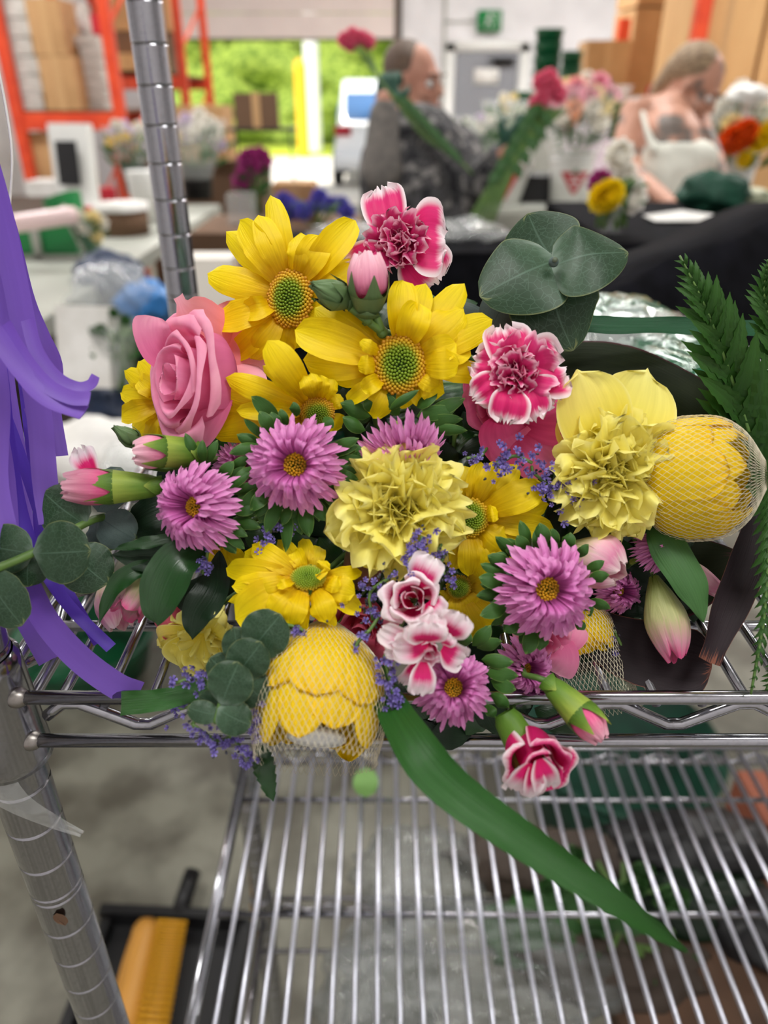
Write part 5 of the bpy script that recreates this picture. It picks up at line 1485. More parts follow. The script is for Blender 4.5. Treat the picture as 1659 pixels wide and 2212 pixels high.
M_fw = petal_mat('white bloom', [(0, (236, 232, 214)), (1, (244, 240, 234))], transl=.3, mottle=.04)
M_fy = petal_mat('yellow bloom', [(0, (236, 190, 10)), (1, (246, 220, 20))], transl=.3, mottle=.04)
M_fc = petal_mat('cream bloom', [(0, (236, 214, 140)), (1, (246, 232, 180))], transl=.3, mottle=.04)
M_fp = petal_mat('soft pink bloom', [(0, (230, 130, 160)), (1, (244, 184, 200))], transl=.3, mottle=.04)
M_fo = petal_mat('orange bloom', [(0, (216, 70, 10)), (1, (236, 96, 20))], transl=.2, mottle=.04)
M_fpe = petal_mat('peach bloom', [(0, (236, 150, 90)), (1, (246, 190, 150))], transl=.2, mottle=.04)
M_fm = petal_mat('magenta bloom', [(0, (130, 30, 90)), (1, (170, 60, 130))], transl=.2, mottle=.04)
M_fl = petal_mat('pale lilac bloom', [(0, (206, 186, 214)), (1, (228, 214, 232))], transl=.2, mottle=.04)
M_fb = petal_mat('violet blue bloom', [(0, (70, 60, 160)), (1, (110, 104, 200))], transl=.2, mottle=.04)

# things on the left table
p = on(165, 560)
cr = thing('plastic_crate', 'green sided crate with a grey frame lying tilted on the left worktable', 'crate', on(130, 566))
q0 = on(150, 560); q0.x -= .06
part(cr, 'side_panel', M_lgreen, lambda m: m.box((q0.x - .05, q0.y + .02, TH + .075), (.3, .02, .13)), False)
part(cr, 'frame', M_grey, lambda m: (m.box((q0.x + .11, q0.y, TH + .11), (.02, .04, .22), 0, Matrix.Rotation(-.35, 3, 'Y')), m.box((q0.x - .06, q0.y, TH + .01), (.32, .05, .02)), m.box((q0.x - .08, q0.y + .03, TH + .15), (.32, .04, .02)), m.box((q0.x - .06, q0.y - .01, TH + .07), (.03, .03, .13))), False)
q1 = on(90, 512, TH + .12)
simple('wrapping_roll', 'white and pink roll of wrapping lying across the green crate', 'roll', mat('pale pink film', (236, 206, 204), .3, coat=.4), lambda m: m.lathe(q1 + V((-.12, -.0, .045)), V((1, .25, .12)).normalized(), [(.001, 0), (.032, 0), (.034, .02), (.034, .24), (.032, .26), (.001, .26)], 16), smooth=True)
q2 = on(205, 560)
posy('green sleeved bunch with white flowers lying on the left worktable', (q2.x, q2.y, TH), .17, .055, [(M_fw, 5, 1), (M_fc, 3, 1)], M_sleeveg, 3, hr=.032)
simple('green_sleeve', 'dark green paper sleeve leaning behind the white flowered bunch', 'wrapping', M_lgreen, lambda m: m.lathe(on(185, 545), V((-.35, .2, 1)).normalized(), [(.03, 0), (.06, .12), (.085, .24)], 14), smooth=True)
q3 = on(178, 452)
pr_ = thing('display_stand', 'white display stand with a black screen on the left worktable', 'display', q3)
part(pr_, 'housing', M_whitep, lambda m: (m.box((q3.x, q3.y, TH + .24), (.27, .05, .46), -.25, Matrix.Rotation(-.12, 3, 'X')), m.box((q3.x + .02, q3.y, TH + .02), (.3, .2, .04), -.25)), False)
part(pr_, 'screen', M_black, lambda m: m.box((q3.x - .02, q3.y - .045, TH + .26), (.14, .01, .24), -.25, Matrix.Rotation(-.12, 3, 'X')), False)
q4 = on(100, 425)
bx('cardboard_box', 'tan carton behind the white display stand', 'box', (q4.x - .05, q4.y + .5, TH), (.42, .3, .38), M_card, tape=1)
bx('paper_stack', 'stack of white papers in front of the tan carton', 'papers', (q4.x + .05, q4.y + .1, TH), (.34, .24, .1), M_whitem)
q5 = on(232, 442)
bx('red_box', 'small red box beside the white display stand', 'box', (q5.x, q5.y, TH), (.12, .12, .1), M_red, .2)
bx('red_tin', 'dark red tin at the foot of the white display stand', 'tin', (on(200, 480).x, on(200, 480).y, TH), (.12, .1, .08), M_red, .5)
q6 = on(270, 505)
hat = thing('round_box', 'round brown box with a pale lid on the left worktable', 'box', q6)
part(hat, 'drum', M_cardd, lambda m: m.lathe(V((q6.x, q6.y, TH)), V((0, 0, 1)), [(.001, 0), (.125, 0), (.125, .12), (.001, .12)], 28))
part(hat, 'lid', M_whitem, lambda m: m.lathe(V((q6.x, q6.y, TH + .115)), V((0, 0, 1)), [(.135, 0), (.135, .03), (.001, .034)], 28))
q7 = on(322, 480)
bucket('narrow white bucket on the left worktable just behind the round box', (q7.x, q7.y, TH), .26, .07, .085, M_whitep)
q8 = on(278, 425); q8.y += .2
bucket('dark green vase holding the yellow flowers on the left side', (q8.x, q8.y, TH), .2, .07, .09, M_dgreen, name='vase')
posy('bunch of yellow and white flowers behind the round box', (q8.x, q8.y, TH + .02), .42, .15, [(M_fy, 9, 1), (M_fl, 7, 1), (M_fw, 4, 1)], M_clear, 5, hr=.04)
q9 = on(430, 430)
bucket('dark grey bucket with cream flowers on the left worktable', (q9.x, q9.y, TH), .2, .09, .11, M_black, name='bucket')
posy('large bunch of cream and lilac flowers left of the garage opening', (q9.x, q9.y, TH + .03), .46, .2, [(M_fw, 12, 1), (M_fl, 10, 1), (M_fc, 4, 1)], M_clear, 7, hr=.05)
bx('cardboard_box', 'open tan carton behind the cream flowers', 'box', (PY(440, 330, 6.2).x, 6.2, PY(440, 345, 6.2).z), (.42, .4, .36), M_card, 0, tape=1)
bx('cabinet', 'dark low cabinet carrying the tan carton behind the cream flowers', 'cabinet', (PY(440, 330, 6.2).x, 6.3, 0), (.9, .5, PY(440, 345, 6.2).z), M_cardd)
# box on a thin metal stand before the door opening
s0 = PY(558, 275, 5.6)
st = thing('display_easel', 'thin dark metal stand in front of the garage opening', 'stand', (s0.x, 5.6, 0))
part(st, 'top_plate', M_black, lambda m: m.box((s0.x + .03, 5.6, s0.z - .01), (.42, .3, .02)), False)
for dx in (-.15, .21):
    part(st, 'leg', M_black, lambda m: m.tube([(s0.x + dx, 5.6, s0.z - .02), (s0.x + dx * 1.15, 5.6, 0)], .008, 6))
bx('cardboard_box', 'dark carton standing on the thin metal stand before the opening', 'box', (s0.x, 5.6, s0.z), (.28, .25, .2), M_cardd, .1, tape=1)
# low counter with irises in the middle distance
cY = 3.55
cnt_h = PY(640, 500, cY).z
bx('low_counter', 'dark counter behind the top yellow daisy', 'counter', (PY(640, 500, cY).x, cY + .25, 0), (.95, .6, cnt_h), M_cardd)
bx('cardboard_box', 'small brown carton on the dark counter', 'box', (PY(640, 430, cY + .4).x, cY + .4, cnt_h), (.2, .2, .17), M_card, tape=1)
posy('bunch of violet blue irises on the dark counter', (PY(680, 500, cY).x, cY + .1, cnt_h), .13, .16, [(M_fb, 16, 1)], None, 9, hr=.04)
posy('magenta flower in a small vase near the garage opening', (PY(558, 440, cY + .5).x, cY + .4, cnt_h), .28, .05, [(M_fm, 3, 1.3)], None, 11, hr=.05)
bx('clear_tub', 'clear plastic tub beside the magenta flower', 'tub', (PY(520, 420, cY + .2).x, cY + .2, cnt_h), (.12, .12, .14), M_clear)
# below the left table
def crumple(label, c, sx, sy, sz, m, seed, name='plastic_bag', cat='bag', fold=2.2, group=None):
    r = random.Random(seed); c = V(c)
    def f(mm):
        rows = []
        for j in range(17):
            th = .04 + (pi - .08) * j / 16; row = []
            for i in range(30):
                a = 2 * pi * i / 30; d = V((math.sin(th) * math.cos(a), math.sin(th) * math.sin(a), math.cos(th)))
                k = 1 + .32 * mnoise.noise(d * fold + V((seed, 0, 0))) + .16 * mnoise.noise(d * fold * 3 + V((0, seed, 0)))
                row.append(c + V((d.x * sx * k, d.y * sy * k, d.z * sz * k)))
            rows.append(row)
        mm.grid(rows, True)
        b = len(mm.v) - 30; mm.face([b + i for i in range(30)]); mm.face([b - 16 * 30 + i for i in range(30)][::-1])
    return simple(name, label, cat, m, f, (c.x, c.y, c.z - sz), group, smooth=True)


SH = .32
crumple('blue plastic bag under the left worktable', PY(318, 655, 2.55), .09, .1, .07, M_blue, 1)
crumple('dark blue plastic bundle under the left worktable', PY(235, 610, 2.9), .14, .12, .1, M_navy, 2)
crumple('clear plastic bags bunched under the left worktable', PY(240, 640, 2.5), .14, .1, .1, M_clear, 3)
simple('paper_sheet', 'large white paper bag hanging below the left worktable', 'paper bag', M_whitem, lambda m: m.box(PY(190, 750, 1.75), (.13, .05, .19), -.1, Matrix.Rotation(-.3, 3, 'X')))
posy('leafy green bunch in clear wrap beside the white paper bag', PY(268, 840, 1.75), .17, .05, [(M_lily, 5, .8)], M_clear, 13, hr=.02)
crumple('navy blue plastic sack low at the left', PY(250, 870, 1.8), .09, .08, .06, M_navy, 4)
crumple('white tissue paper heap low at the left behind the buds', PY(230, 990, 1.5), .14, .12, .08, M_whitem, 5, 'tissue_heap', 'tissue paper')
crumple('clear crumpled film beside the ribbons', PY(300, 1010, 1.35), .07, .08, .05, M_clear, 6)
tr = PY(220, 1060, 1.55)
lt = thing('low_trolley', 'low grey trolley carrying the white tissue paper at the left', 'trolley', (tr.x, 1.6, 0))
part(lt, 'top', M_grey, lambda m: m.box((tr.x, 1.6, tr.z), (.7, .5, .03)), False)
for dx in (-.3, .3):
    for dy in (-.2, .2):
        part(lt, 'leg', M_black, lambda m: m.box((tr.x + dx, 1.6 + dy, tr.z / 2), (.03, .03, tr.z)), False)
bx('product_carton', 'white carton printed with orange patches behind the upper left daisy', 'box', PY(462, 700, 1.9), (.14, .1, .17), mat('white carton with orange print', (232, 226, 216), .6, col2=(226, 170, 110), scale=9, lo=.5, hi=.62))
pc = PY(462, 700, 1.9)
bx('stool', 'dark stool under the white carton with orange patches', 'stool', (pc.x, 1.9, 0), (.22, .2, pc.z - .001), M_dark)
# under and around: dark mass behind the bouquet's middle
bench_h = PY(1000, 520, 2.2).z
bn = thing('packing_bench', 'black covered packing bench in front of the person in patterned fleece', 'table', (.06, 2.2, 0))
part(bn, 'tabletop', M_cloth, lambda m: m.box((.06, 2.2, bench_h - .02), (.78, .36, .04)), False)
part(bn, 'cloth_front', M_cloth, lambda m: m.grid([[V((-.33 + .78 * i / 60, 2.01 + .012 * math.sin(i * 1.3) * j, bench_h - .02 - .25 * j)) for i in range(61)] for j in range(4)]))
for dx in (-.28, .40):
    part(bn, 'leg', M_black, lambda m: m.box((dx, 2.3, bench_h / 2 - .02), (.05, .05, bench_h - .04)), False)
crumple('clear plastic film glinting on the black bench left of the eucalyptus', V((PY(1000, 530, 2.15).x, 2.2, bench_h + .025)), .12, .08, .035, M_clear, 8)
crumple('clear plastic film at the left end of the black bench', V((PY(760, 530, 2.15).x, 2.2, bench_h + .02)), .12, .08, .03, M_clear, 9)

# right side: long table with the buckets
tY = PH(1220, 442, .9).y
tc = thing('worktable', 'long table carrying the white buckets of flowers', 'table', (1.7, tY + .2, 0))
part(tc, 'tabletop', M_grey, lambda m: m.box((1.9, tY + .3, .88), (3.2, .9, .04)), False)
for dx in (.45, 1.9, 3.3):
    part(tc, 'leg', M_black, lambda m: m.box((dx, tY, .43), (.05, .05, .86)), False)
w1 = PH(1226, 440, .9)
bucket('white bucket with a red triangle emblem, in the middle of the table', w1, .30, .115, .14, M_whitep, True)
posy('big sleeve of pink, peach and cream flowers in the middle white bucket', w1 + V((0, 0, .12)), .56, .26, [(M_fp, 13, 1.1), (M_fc, 7, 1.2), (M_fpe, 3, 1.4), (M_fw, 8, 1), (M_coral, 2, .8)], M_clear, 15, hr=.062)
w2 = PH(1085, 440, .9)
bucket('tilted white bucket with a red stripe behind the man', w2, .28, .10, .13, M_whitep, False, tilt=(.18, 0, 1))
simple('red_stripe_band', 'red band hanging on the tilted white bucket', 'label', M_red, lambda m: m.box(w2 + V((.03, -.135, .14)), (.03, .006, .22), 0, Matrix.Rotation(.5, 3, 'Y')))
posy('sleeve of dried white flowers behind the man, left of two', PH(1030, 420, .9) + V((0, .2, .0)), .5, .17, [(M_fw, 12, .7), (M_fl, 5, .6)], M_clear, 17, hr=.05)
posy('sleeve of dried white flowers beside the exit door, right of two', PH(1095, 425, .9) + V((0, .3, .1)), .5, .15, [(M_fw, 10, .7), (M_fc, 5, .6)], M_clear, 19, hr=.05)
bx('storage_crate', 'black and green crate between the two white buckets', 'crate', PH(1160, 436, .9) + V((0, .1, 0)), (.26, .3, .16), M_black)
w3 = PH(1552, 446, 1.0)
bucket('white bucket at the right edge beside the woman', V((w3.x, w3.y, .9)), .36, .12, .145, M_whitep)
posy('white, orange and yellow flowers in the right hand white bucket', V((w3.x, w3.y, 1.0)), .52, .2, [(M_fw, 10, 1), (M_fc, 6, 1)], M_clear, 21, hr=.06)
ofp = PY(1590, 300, w3.y - .2)
simple('orange_carnation', 'bright orange carnation in the right hand bunch', 'flower', M_fo, lambda m: [flower_head(m, ofp + V((dx, dy, dz)), .075, 11) for dx, dy, dz in ((0, 0, 0), (.03, -.01, .02), (-.03, -.01, -.01))], smooth=True)
yfp = PY(1637, 306, w3.y - .2)
simple('yellow_carnation', 'golden yellow flower right of the orange carnation', 'flower', M_fy, lambda m: [flower_head(m, yfp + V((dx, 0, dx)), .06, 10) for dx in (0, .03)], smooth=True)
yf2 = PY(1607, 346, w3.y - .2)
simple('yellow_carnation', 'small yellow flower below the orange carnation', 'flower', M_fy, lambda m: flower_head(m, yf2, .045, 10), smooth=True)
crumple('white tissue bow above the orange carnation', PY(1612, 208, w3.y - .1), .10, .07, .05, M_whitem, 31, 'tissue_bow', 'tissue paper', 3)
simple('tissue_tail', 'white tissue twist under the tissue bow', 'tissue paper', M_whitem, lambda m: m.lathe(PY(1607, 262, w3.y - .1), V((0, 0, 1)), [(.05, 0), (.015, .07), (.02, .12)], 12), smooth=True)

# stacks of green buckets
GZ = PY(1172, 240, 7.2).z
def bstack(label, px, pyb, pyt, y, r, n, m=M_green):
    b0 = PY(px, pyb, y); b0.z = GZ; zt_ = PY(px, pyt, y).z; h = (zt_ - b0.z) / n
    for k in range(n):
        zz = b0.z + k * h
        simple('green_bucket', label + ('' if n == 1 else ', topmost' if k == n - 1 else ', lowest' if k == 0 else ', ' + ['', 'second', 'third', 'fourth', 'fifth'][k] + ' from bottom'), 'bucket', m,
               lambda mm: mm.lathe(V((b0.x, y, zz)), V((0, 0, 1)), [(.001, .0), (r * .88, 0), (r * .97, h * .85), (r * 1.04, h * .87), (r * 1.04, h * .98), (r * .95, h * .99), (r * .86, h * .1)], 22), (b0.x, y, zz), 'stacked green buckets', smooth=True)
bstack('green bucket, tall left stack by the exit door', 1172, 240, 62, 7.2, .115, 6)
bstack('green bucket, middle stack', 1222, 250, 110, 7.4, .09, 4)
bstack('green bucket, low right stack', 1237, 250, 162, 7.0, .125, 3)
bstack('single short green bucket left of the tall stack', 1127, 232, 197, 6.8, .085, 1)
gs = PY(1200, 245, 7.2)
bx('supply_shelf', 'grey shelf carrying the stacked green buckets', 'shelf', (gs.x, 7.15, 0), (1.1, 1.0, GZ - .002), M_grey)
for k, (px, lab) in enumerate([(1190, 'left'), (1247, 'right')]):
    gp_ = PY(px, 165, 7.45)
    bx('wrapped_roll', 'roll of shiny pale film glinting behind the green buckets, ' + lab, 'roll', (gp_.x, 7.5, GZ), (.07, .07, gp_.z - GZ + .1), M_clear)

# right racking and cartons
yr_ = 8.0
ur = PY(1350, 40, yr_); ub = PY(1336, 225, yr_)
rr1 = thing('pallet_rack', 'orange rack upright standing among the cartons at the right', 'rack', (ur.x, yr_, 0))
part(rr1, 'upright', M_orange, lambda m: m.box((ur.x, yr_, ur.z / 2), (.1, .08, ur.z)), False)
part(rr1, 'base_plate', M_orange, lambda m: m.box((ur.x, yr_, .01), (.2, .2, .02)), False)
yq = 6.2
u2 = PY(1515, 40, yq); bz = PY(1590, 237, yq).z
rr2 = thing('pallet_rack', 'orange rack at the right edge carrying the tall cartons', 'rack', (u2.x, yq, 0))
part(rr2, 'upright', M_orange, lambda m: m.box((u2.x, yq, 1.9), (.1, .08, 3.8)), False)
part(rr2, 'upright', M_orange, lambda m: m.box((u2.x + 2.1, yq, 1.9), (.1, .08, 3.8)), False)
part(rr2, 'beam', M_orange, lambda m: m.box((u2.x + 1.05, yq - .02, bz), (2.2, .05, .12)), False)
part(rr2, 'beam', M_orange, lambda m: m.box((u2.x + 1.05, yq + 1.0, bz), (2.2, .05, .12)), False)
part(rr2, 'shelf_board', M_cardd, lambda m: m.box((u2.x + 1.05, yq + .5, bz + .07), (2.1, 1.0, .02)), False)
GC = 'tall cartons at the right'
c1 = PY(1292, 208, 7.8)
bx('cardboard_box', 'upright brown carton with a round mark between the buckets and the orange post', 'box', (c1.x, 7.8, 0), (.38, .35, PY(1292, 90, 7.8).z), M_card, tape=1)
for k in range(3):
    bx('cardboard_box', 'large brown carton behind the orange post, ' + ['lowest', 'middle', 'topmost'][k] + ' of three', 'box', (PY(1415, 200, 8.6).x - .05, 8.6, [0, 1.45, 2.25][k]), (.72, .6, [1.43, .78, .9][k]), M_card, .05, GC, tape=1)
zb2 = bz + .085
for k, (dx, wd) in enumerate([(.12, .5), (.68, .55), (1.3, .6)]):
    for j in range(2):
        bx('cardboard_box', 'pale carton on the right rack, ' + ['left', 'middle', 'right'][k] + ' column, ' + ['lower', 'upper'][j] + ' one', 'box', (u2.x + dx + .1, yq + .42, zb2 + j * .78), (wd, .7, .76), M_card2, 0, GC, tape=1)
for j in range(2):
    bx('cardboard_box', 'brown carton under the right rack beam, ' + ['lower', 'upper'][j] + ' one', 'box', (PY(1655, 380, 6.0).x, 6.0, .35 + .48 * j), (.6, .6, .45), M_card, -.1, tape=1)
bx('floor_pallet', 'dark pallet under the cartons of the right rack', 'pallet', (PY(1655, 380, 6.0).x, 6.0, 0), (.8, .7, .345), M_cardd)
bx('red_tin', 'red packet behind the shoulder of the woman', 'packet', (PY(1430, 205, 6.8).x, 6.8, PY(1430, 212, 6.8).z), (.2, .15, .09), M_red, .2)
bx('supply_cabinet', 'grey cabinet behind the woman', 'cabinet', (PY(1430, 205, 6.8).x, 6.85, 0), (.26, .3, PY(1430, 212, 6.8).z), M_grey)

# woman's packing table with vase, papers
wt_h = PY(1470, 462, 2.05).z
wb = thing('packing_table', 'black packing table in front of the woman in the white top', 'table', (1.0, 2.2, 0))
def wx(px, py): return PH(px, py, wt_h)
part(wb, 'tabletop', M_cloth, lambda m: m.box((1.12, 1.96, wt_h - .02), (1.3, .70, .04)), False)
part(wb, 'apron', M_cloth, lambda m: m.box((1.12, 1.62, wt_h - .14), (1.3, .02, .24)), False)
for dx in (.55, 1.7):
    part(wb, 'leg', M_black, lambda m: m.box((dx, 1.96, wt_h / 2 - .02), (.05, .05, wt_h - .04)), False)
q = wx(1478, 474)
simple('paper_sheet', 'bright white folded paper on the black packing table', 'paper', M_whitem, lambda m: m.grid([[V((q.x + (i / 10 - .5) * .19, q.y - .02 + .1 * (j - .5) + .0, wt_h + .006 + .012 * (1 - abs(i / 5 - 1)) * j)) for i in range(11)] for j in range(2)]), smooth=True)
v0 = wx(1318, 505)
vs = thing('glass_vase', 'slim clear glass vase on the black packing table', 'vase', v0)
part(vs, 'glass', M_clear, lambda m: m.lathe(V((v0.x, v0.y, wt_h)), V((0, 0, 1)), [(.001, 0), (.022, 0), (.024, .06), (.02, .085), (.024, .1)], 20))
posy('white and yellow flowers with one dark red bloom in the glass vase', V((v0.x, v0.y, wt_h + .01)), .115, .045, [(M_fw, 5, 1), (M_fm, 1, .8)], None, 23, hr=.034)
yv = PY(1308, 425, v0.y - .05)
simple('yellow_carnation', 'yellow ball of bloom at the front of the glass vase bunch', 'flower', M_fy, lambda m: [flower_head(m, yv + V((dx, 0, dx * .5)), .034, 11) for dx in (0, .008, -.008)], smooth=True)
crumple('pink tissue flowers on the bench behind the big eucalyptus', PH(1385, 585, bench_h + .03) , .07, .05, .03, mat('pink tissue', (236, 180, 176), .8, col2=(240, 214, 206), scale=20), 33, 'tissue_flowers', 'tissue paper')
crumple('dark green glove lying on the packing table', V((wx(1530, 455).x, 2.1, wt_h + .045)), .09, .07, .05, M_dgreen, 35, 'work_glove', 'glove')
crumple('pale cream flowers lying at the right end of the packing table', V((wx(1600, 455).x, 2.15, wt_h + .025)), .1, .06, .03, mat('cream blooms heap', (206, 206, 180), .8, col2=(120, 130, 100), scale=30), 36, 'cut_flowers', 'flowers')

tf = PH(1385, 585, bench_h + .03)
bx('stool', 'black stool under the pink tissue flowers', 'stool', (tf.x, tf.y, 0), (.2, .16, bench_h - .001), M_black)
# black jacket and green sleeves right behind the bouquet
def jacket(m):
    # padded coat lying over the back of the shelf's neighbour bench
    top = [(1255, 668, .95), (1300, 640, .95), (1370, 600, .96), (1440, 565, .98), (1510, 540, 1.0), (1580, 510, 1.02), (1660, 470, 1.05), (1760, 430, 1.08)]
    rows = []
    tp = spline([P(*t) for t in top], 40)
    for j in range(16):
        q = j / 15; row = []
        for i, t_ in enumerate(tp):
            a = q * pi
            th = .05 + .10 * (i / 39)
            off = V((0, -math.sin(a) * th + .12 * q, -.42 * q - 0.02 * math.sin(a)))
            pnt = t_ + off
            pnt += V((0, 1, 0)) * mnoise.noise(pnt * 9) * .02 + V((0, 0, 1)) * mnoise.noise(pnt * 6) * .012
            row.append(pnt)
        rows.append(row)
    back = [t_ + V((0, .22, -.03)) for t_ in tp]; back2 = [t_ + V((0, .26, -.42)) for t_ in tp]
    m.grid([back2, back] + rows)
simple('black_jacket', 'black padded jacket heaped behind the big eucalyptus and the fern', 'jacket', M_cloth, jacket, smooth=True)
for k, (c_, s_, m_, lab) in enumerate([((1340, 700, .62), (.045, .05, .02), M_sleeveg, 'green cellophane glinting above the blue green blade'), ((1400, 745, .56), (.055, .05, .022), M_clear, 'clear cellophane crumpled above the bronze leaf'),
                                   ((1500, 800, .52), (.05, .05, .022), M_sleeveg, 'green cellophane between the bronze leaf and the fern'), ((1560, 900, .50), (.05, .05, .03), M_sleeveg, 'dark green cellophane low behind the fern')]):
    crumple(lab, P(*c_), *s_, m_, 40 + k, 'cellophane_wrap', 'wrapping', 3.2)
for k, (pts, lab) in enumerate([([(1380, 800, .50), (1500, 900, .47), (1600, 1020, .45)], 'wrapped bouquet lying behind the fern, left one'), ([(1480, 780, .54), (1600, 900, .50), (1700, 1000, .48)], 'wrapped bouquet lying behind the fern, right one')]):
    simple('wrapped_bouquet', lab, 'bouquet', M_sleeveg, lambda m: m.tube(spline([P(*p_) for p_ in pts], 10), lerp_list([.02, .035, .045], 10), 16), smooth=True)

# ------------------------------------------------------------------ floor things and the lower tiers
fb = PH(205, 1500, .0)
bucket('dark green basin standing on the floor behind the shelf rail at the left', (PH(195, 1440, 0).x, PH(195, 1440, 0).y, 0), .13, .17, .20, M_green, name='basin')
bucket('dark green tub on the floor behind the lower shelf', (PY(1310, 1760, 1.2).x, 1.2, 0), .25, .17, .21, M_dgreen, name='tub')
dp = PH(330, 2130, 0)
dpan = thing('dustpan', 'black dustpan lying on the floor at the lower left', 'dustpan', dp)
part(dpan, 'pan', M_black, lambda m: (m.box((dp.x + .02, dp.y - .02, .012), (.30, .26, .02), -.05), m.box((dp.x + .02, dp.y + .11, .035), (.30, .02, .06), -.05), m.box((dp.x - .12, dp.y - .02, .03), (.02, .24, .05), -.05), m.box((dp.x + .165, dp.y - .02, .03), (.02, .24, .05), -.05)), False)
part(dpan, 'handle', M_black, lambda m: m.tube([(dp.x + .03, dp.y + .11, .05), (dp.x + .04, dp.y + .2, .06)], .018, 10))
ba, bb = PH(318, 1990, .07), PH(262, 2240, .07)
br = thing('scrub_brush', 'yellow hand brush with bristles resting on the black dustpan', 'brush', ba)
bd = (bb - ba); bd.z = 0; bL = bd.length; bd.normalize(); bs = V((-bd.y, bd.x, 0))
M_brh = mat('ochre brush block', (206, 146, 60), .5)
part(br, 'block', M_brh, lambda m: blade(m, [ba - bs * .0 + V((0, 0, 0)), ba.lerp(bb, .5), bb], .034, V((0, 0, 1)), lambda t: .75 + .25 * math.sin(pi * t), cup=-.3, nu=9, nv=14))
part(br, 'handle_body', M_brh, lambda m: m.tube(spline([ba + V((0, 0, -.01)), ba.lerp(bb, .5) + V((0, 0, -.008)), bb + V((0, 0, -.01))], 12), [.022] + [.028] * 10 + [.024], 12))
def brist(m):
    for k in range(17):
        for j in range(3):
            c = ba + bd * (bL * (k + .7) / 18) + bs * (.022 + .004 * j)
            m.tube([c + V((0, 0, .012)), c + bs * .05 + V((0, 0, -.0))], [.0036, .0046], 6)
part(br, 'bristles', M_yellow, brist)
# bottom tier: plastic sleeves of greenery, a brown tray and paper
zt3 = HC - .955
M_film = mat('clear sleeve film', (214, 220, 218), .12, alpha=.32, spec=.9, bump=1.0, bscale=70, coat=.5, col2=(120, 126, 120), scale=16, stretch=(1, 4, 3))
for k, (px, py, sx, sy, sz, m_, lab) in enumerate([
        (900, 1890, .09, .07, .03, M_film, 'clear plastic sleeve crumpled on the bottom tier, rear left'), (1040, 2120, .16, .09, .035, M_film, 'large clear plastic sleeve across the middle of the bottom tier'),
        (820, 2130, .07, .08, .03, M_film, 'clear plastic sleeve at the left of the bottom tier'), (1250, 2010, .12, .06, .025, M_navy if 0 else M_lily, 'green stems in wrap on the bottom tier'), (1180, 1860, .13, .05, .03, M_dark, 'dark brown paper bundle at the back of the bottom tier'),
        (1500, 1830, .12, .06, .035, M_black, 'black plastic bundle at the back right of the bottom tier'), (1500, 1950, .11, .05, .03, M_dleaf, 'dark leafy bunch at the right of the bottom tier'),
        (1330, 2090, .11, .05, .026, M_dark, 'added brown bundle darkening the middle right of the bottom tier'), (1640, 2010, .06, .05, .035, M_black, 'added black bundle darkening the far right of the bottom tier')]):  # these two bundles are added to darken this side of the tier
    c_ = PH(px, py, zt3 + sz)
    crumple(lab, c_, sx, sy, sz, m_, 60 + k, 'plastic_sleeve' if m_ is M_film else 'wrapped_bundle', 'wrapping', 3)
c_ = PH(1560, 2150, zt3)
bx('cardboard_tray', 'flat brown cardboard tray at the lower right of the bottom tier', 'tray', (c_.x, c_.y, zt3 - .004), (.30, .16, .035), mat('brown tray board', (104, 76, 56), .8, col2=(84, 62, 46), scale=14), .25)
posy('green stalks lying at the back of the bottom tier', PH(1330, 2010, zt3 + .01), .06, .09, [(M_lily, 10, .7)], None, 61, hr=.03)
c_ = PH(1700, 1740, zt3)
bx('terracotta_block', 'reddish brown box at the far right behind the lower shelf', 'box', (c_.x, max(c_.y, .7), zt3 - .3), (.12, .1, .32), mat('terracotta', (150, 84, 60), .7))

# ------------------------------------------------------------------ people
def hand(mb, w, d, up, size=.085, curl=.9, side=1, spread=.12):
    """palm from the wrist w along d; up = back of the hand; five fingers"""
    d = d.normalized(); up = (up - d * up.dot(d)).normalized(); s = d.cross(up) * side
    pc = w + d * size * .5
    for u in (-.6, -.2, .2, .6):
        limb(mb, [w + s * size * u * .3, pc + s * size * u * .45, w + d * size + s * size * u * .5], [.016, .015, .012], 8)
    for i, (u, ln) in enumerate(((-.62, .78), (-.22, .95), (.2, 1.0), (.6, .9))):
        b = w + d * size * 1.0 + s * size * u * .52; L = size * .85 * ln; p0 = b; dr = d + s * u * spread; pts = [b]
        for k in range(3):
            a = curl * (k + .6); dd = (dr * math.cos(a) - up * math.sin(a)).normalized()
            p0 = p0 + dd * L * (.42, .33, .25)[k]; pts.append(p0)
        limb(mb, pts, [.0105, .0098, .009, .008], 8)
    tb_ = w + d * size * .3 + s * size * .4
    limb(mb, [tb_, tb_ + s * size * .3 + d * size * .25 - up * .01, tb_ + s * size * .28 + d * size * .55 - up * size * .3], [.014, .012, .0095], 8)


